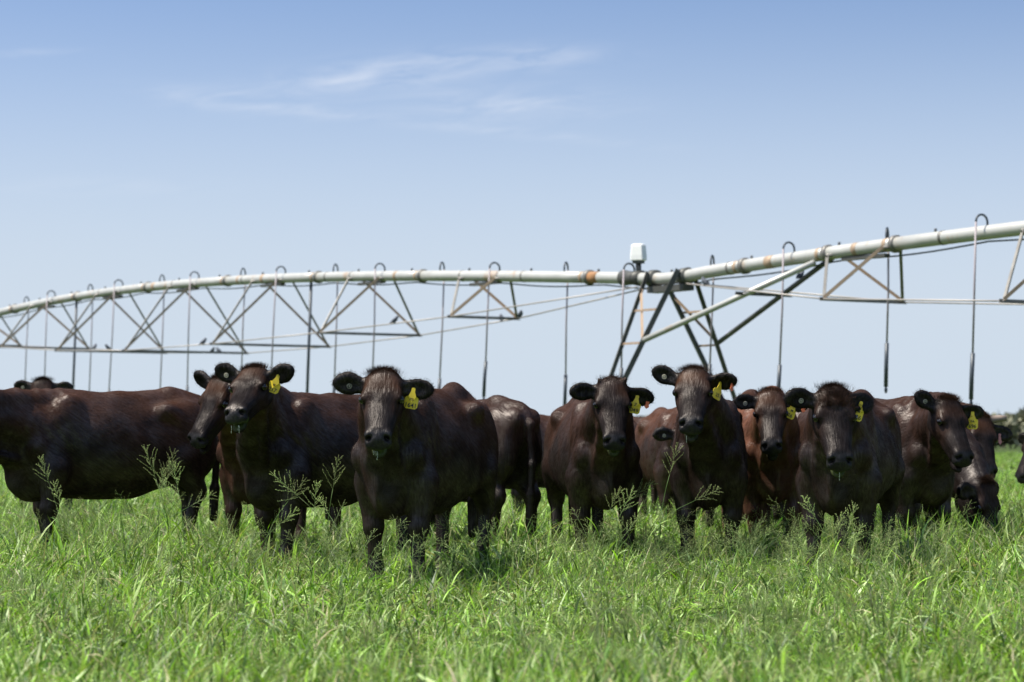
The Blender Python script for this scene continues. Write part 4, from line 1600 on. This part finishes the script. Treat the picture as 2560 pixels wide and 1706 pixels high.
def scatter():
    rng = np.random.default_rng(21)
    P_, idx, scl = [], [], []

    def field(y0, y1, dens, margin=1.9):
        area = 0.5 * (y1 * y1 - y0 * y0) * (W / F) * 1.12 + (y1 - y0) * 2 * margin
        n = int(area * dens)
        yy = np.sqrt(rng.uniform(y0 * y0, y1 * y1, n))
        hw = yy * (W / F) / 2 * 1.10 + margin
        xx = rng.uniform(-1, 1, n) * hw
        return np.stack([xx, yy, np.zeros(n)], 1)

    a = np.concatenate([field(5.2, 11, 74), field(11, 21, 46), field(21, 34, 15)])
    n1 = vnoise(a, 0.9, 3)
    n2 = vnoise(a, 0.25, 9)
    P_.append(a)
    idx.append(rng.integers(0, NB, len(a)))
    # grazed short in front of the leading cow, ranker towards the left and behind
    sz = 0.92 + 0.46 * n1 + 0.14 * n2 + rng.normal(0, 0.10, len(a))
    sz *= 1 - 0.22 * np.exp(-(((a[:, 0] + 0.4) / 2.0) ** 2 + ((a[:, 1] - 13.6) / 1.4) ** 2))
    sz *= 1 + 0.42 * np.exp(-(((a[:, 0] + 2.4) / 1.8) ** 2 + ((a[:, 1] - 15.8) / 1.8) ** 2)) + 0.30 * smooth01(a[:, 1], 14.2, 15.8)
    sz *= 0.74 + 0.26 * smooth01(a[:, 1], 8.5, 13.0)
    scl.append(np.clip(sz, 0.32, 1.6))
    f = np.concatenate([field(6, 21, 17.0), field(21, 34, 3.0)])
    f = f[(vnoise(f, 0.8, 31) + rng.normal(0, 0.5, len(f))) > 0.0]
    P_.append(f)
    idx.append(NB + rng.integers(0, NF, len(f)))
    scl.append(rng.uniform(0.5, 0.98, len(f)))
    c = np.concatenate([field(24, 60, 5.0, 3.0), field(60, 150, 1.2, 6.0)])
    P_.append(c)
    idx.append(NB + NF + rng.integers(0, NC, len(c)))
    scl.append(np.clip(0.9 + 0.25 * vnoise(c, 0.4, 5) + rng.normal(0, 0.12, len(c)), 0.5, 1.5) * np.where(c[:, 1] > 60, 1.25, 1.0))
    P = np.concatenate(P_)
    I = np.concatenate(idx).astype(np.int32)
    S = np.concatenate(scl)
    me = bpy.data.meshes.new("grass")
    me.vertices.add(len(P))
    me.vertices.foreach_set("co", P.astype(np.float32).ravel())
    a_ = me.attributes.new("idx", "INT", "POINT")
    a_.data.foreach_set("value", I)
    rot = np.zeros((len(P), 3), dtype=np.float32)
    rot[:, 2] = rng.uniform(0, 2 * math.pi, len(P))
    rot[:, :2] = rng.normal(0, 0.10, (len(P), 2))
    a_ = me.attributes.new("rot", "FLOAT_VECTOR", "POINT")
    a_.data.foreach_set("vector", rot.ravel())
    sc = np.stack([S * rng.uniform(0.9, 1.25, len(P)), S * rng.uniform(0.9, 1.25, len(P)), S], 1).astype(np.float32)
    a_ = me.attributes.new("scl", "FLOAT_VECTOR", "POINT")
    a_.data.foreach_set("vector", sc.ravel())
    o = add_obj("grass", me, MAT_GRASS)
    o["kind"] = "stuff"
    o["label"] = "knee-high green pasture grass with pale seed heads"
    o["category"] = "grass"
    ng = bpy.data.node_groups.new("grass_scatter", "GeometryNodeTree")
    ng.interface.new_socket("Geometry", in_out="INPUT", socket_type="NodeSocketGeometry")
    ng.interface.new_socket("Geometry", in_out="OUTPUT", socket_type="NodeSocketGeometry")
    gi = ng.nodes.new("NodeGroupInput")
    go = ng.nodes.new("NodeGroupOutput")
    ip = ng.nodes.new("GeometryNodeInstanceOnPoints")
    ci = ng.nodes.new("GeometryNodeCollectionInfo")
    ci.inputs["Collection"].default_value = PROTO
    ci.inputs["Separate Children"].default_value = True
    ci.inputs["Reset Children"].default_value = True

    def named(n, t):
        x = ng.nodes.new("GeometryNodeInputNamedAttribute")
        x.data_type = t
        x.inputs["Name"].default_value = n
        return x.outputs["Attribute"]

    ng.links.new(gi.outputs[0], ip.inputs["Points"])
    ng.links.new(ci.outputs[0], ip.inputs["Instance"])
    ip.inputs["Pick Instance"].default_value = True
    ng.links.new(named("idx", "INT"), ip.inputs["Instance Index"])
    ng.links.new(named("rot", "FLOAT_VECTOR"), ip.inputs["Rotation"])
    ng.links.new(named("scl", "FLOAT_VECTOR"), ip.inputs["Scale"])
    ng.links.new(ip.outputs[0], go.inputs[0])
    md = o.modifiers.new("scatter", "NODES")
    md.node_group = ng
    print("grass instances", len(P))


scatter()


# ---- tall flowering stalks that stand up against the herd, each a plant of its own
def stalk(u, v_top, d, label, lean=0.35, az=0.6, size=0.20, nb=13, n=1, seed=1, spread=0.10):
    rng = np.random.default_rng(seed + 100)
    top = px(u, v_top, d)
    root = empty("seed_stalk", (0, 0, 0))
    tag(root, label, "grass plant", "tall seeding grass stalks")
    root["kind"] = "thing"
    fx = None
    for j in range(n):
        hgt = max(0.25, (top.z - size * 0.75)) * (1.0 if j == 0 else rng.uniform(0.72, 0.97))
        a = az if j == 0 else az + rng.uniform(-1.2, 1.2)
        le = lean if j == 0 else lean * rng.uniform(0.5, 1.6)
        st_, hd_, lf_ = panicle(rng, hgt, size * (1 if j == 0 else rng.uniform(0.7, 1.0)), le, a, nb=nb, seeds=13, sw=0.0019, seed_len=0.0080)
        if fx is None:
            tip = np.array(hd_[0]).mean(0)
            fx = Vector((top.x - tip[0], d - tip[1], 0))
            root.location = fx
        sh = np.array([0, 0, 0]) if j == 0 else np.array([rng.uniform(-spread, spread), rng.uniform(-spread, spread), 0])
        for nm, (v_, f_, c_) in (("stem", st_), ("seed_head", hd_), ("leaf", lf_)):
            me = mesh_np(nm, np.array(v_) + sh, f_)
            set_color(me, "tint", np.array(c_))
            me.materials.append(MAT_GRASS)
            add_obj(nm, me, None, root)


stalk(108, 1150, 15.2, "seeding grass in front of the leftmost cow's foreleg", lean=0.25, az=2.6, size=0.18, n=2, seed=1)
stalk(372, 1128, 15.0, "tallest feathery grass clump before the leftmost cow's hind legs", lean=0.2, az=2.9, size=0.21, n=3, seed=2)
stalk(428, 1140, 15.2, "upright seeding grass just right of the feathery clump", lean=0.15, az=0.3, size=0.20, n=3, seed=3)
stalk(512, 1185, 15.0, "leaning seed head below the cow that looks down", lean=0.7, az=0.2, size=0.19, n=2, seed=4)
stalk(706, 1150, 14.6, "seeding grass crossing the chest of the cow tagged 217", lean=0.55, az=2.8, size=0.24, n=2, seed=5)
stalk(748, 1190, 14.6, "low seeding grass in front of the cow tagged 217", lean=0.4, az=0.4, size=0.18, n=2, seed=6)
stalk(840, 1160, 14.5, "upright seed head left of the foremost cow", lean=0.1, az=0.5, size=0.20, n=2, seed=7)
stalk(1612, 1172, 15.6, "soft seed heads between two facing cows at mid picture", lean=0.6, az=0.3, size=0.20, n=3, seed=8)
stalk(1684, 1125, 15.0, "brownish seed head standing before the brown cow's gap", lean=0.15, az=0.3, size=0.20, n=1, nb=12, seed=9)
stalk(1775, 1160, 13.9, "single long stalk arching right before the cow with raised head", lean=0.75, az=0.15, size=0.17, n=1, nb=11, seed=10)
stalk(1572, 1225, 14.2, "fine seed head before the legs of the cow tagged 049", lean=0.3, az=0.5, size=0.17, n=2, seed=11)
stalk(2020, 1245, 13.6, "seed head touching the foreleg of the curly cow", lean=0.3, az=2.8, size=0.15, n=2, seed=12)
stalk(2130, 1270, 13.7, "seed head between the legs of the curly cow", lean=0.2, az=0.6, size=0.15, n=2, seed=13)
stalk(2215, 1300, 13.4, "bushy seeding clump at the hind leg of the curly cow", lean=0.6, az=0.3, size=0.19, n=4, seed=14)
stalk(2392, 1258, 15.0, "drooping seed head in front of the grazing black cow", lean=0.9, az=0.1, size=0.17, n=2, seed=15)
stalk(1985, 1300, 13.4, "low seed head before the reddish cow's legs", lean=0.8, az=2.6, size=0.17, n=2, seed=16)


# ================================================================== far tree line
def treeline():
    rng = np.random.default_rng(77)
    V, Q = [], []
    n = 32000
    x = rng.uniform(-120, 120, n)
    prof = 2.6 + 1.3 * vnoise(np.stack([x, x * 0, x * 0], 1), 0.09, 2) + 1.0 * vnoise(np.stack([x, x * 0, x * 0], 1), 0.35, 4)
    prof += 1.6 * np.exp(-((x - 62) / 6) ** 2)
    z = prof * np.sqrt(rng.uniform(0, 1, n))
    y = 300 + rng.normal(0, 3.0, n)
    c = np.stack([x, y, z], 1)
    a = rng.normal(0, 0.28, (n, 3))
    b_ = rng.normal(0, 0.28, (n, 3))
    V = np.stack([c - a - b_, c + a - b_, c + a + b_, c - a + b_], 1).reshape(-1, 3)
    V[:, 2] = np.maximum(V[:, 2], 0.02)
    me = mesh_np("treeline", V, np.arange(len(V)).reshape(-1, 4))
    o = add_obj("treeline", me, simple_mat("hazed_scrub", (0.21, 0.21, 0.135), rough=0.85, noise=0.5, scale=0.4))  # greyish tone stands in for distance haze, painted into the scrub colour
    o["kind"] = "stuff"
    o["label"] = "low scrub trees along the horizon, haze painted into their greyish colour"
    o["category"] = "tree line"


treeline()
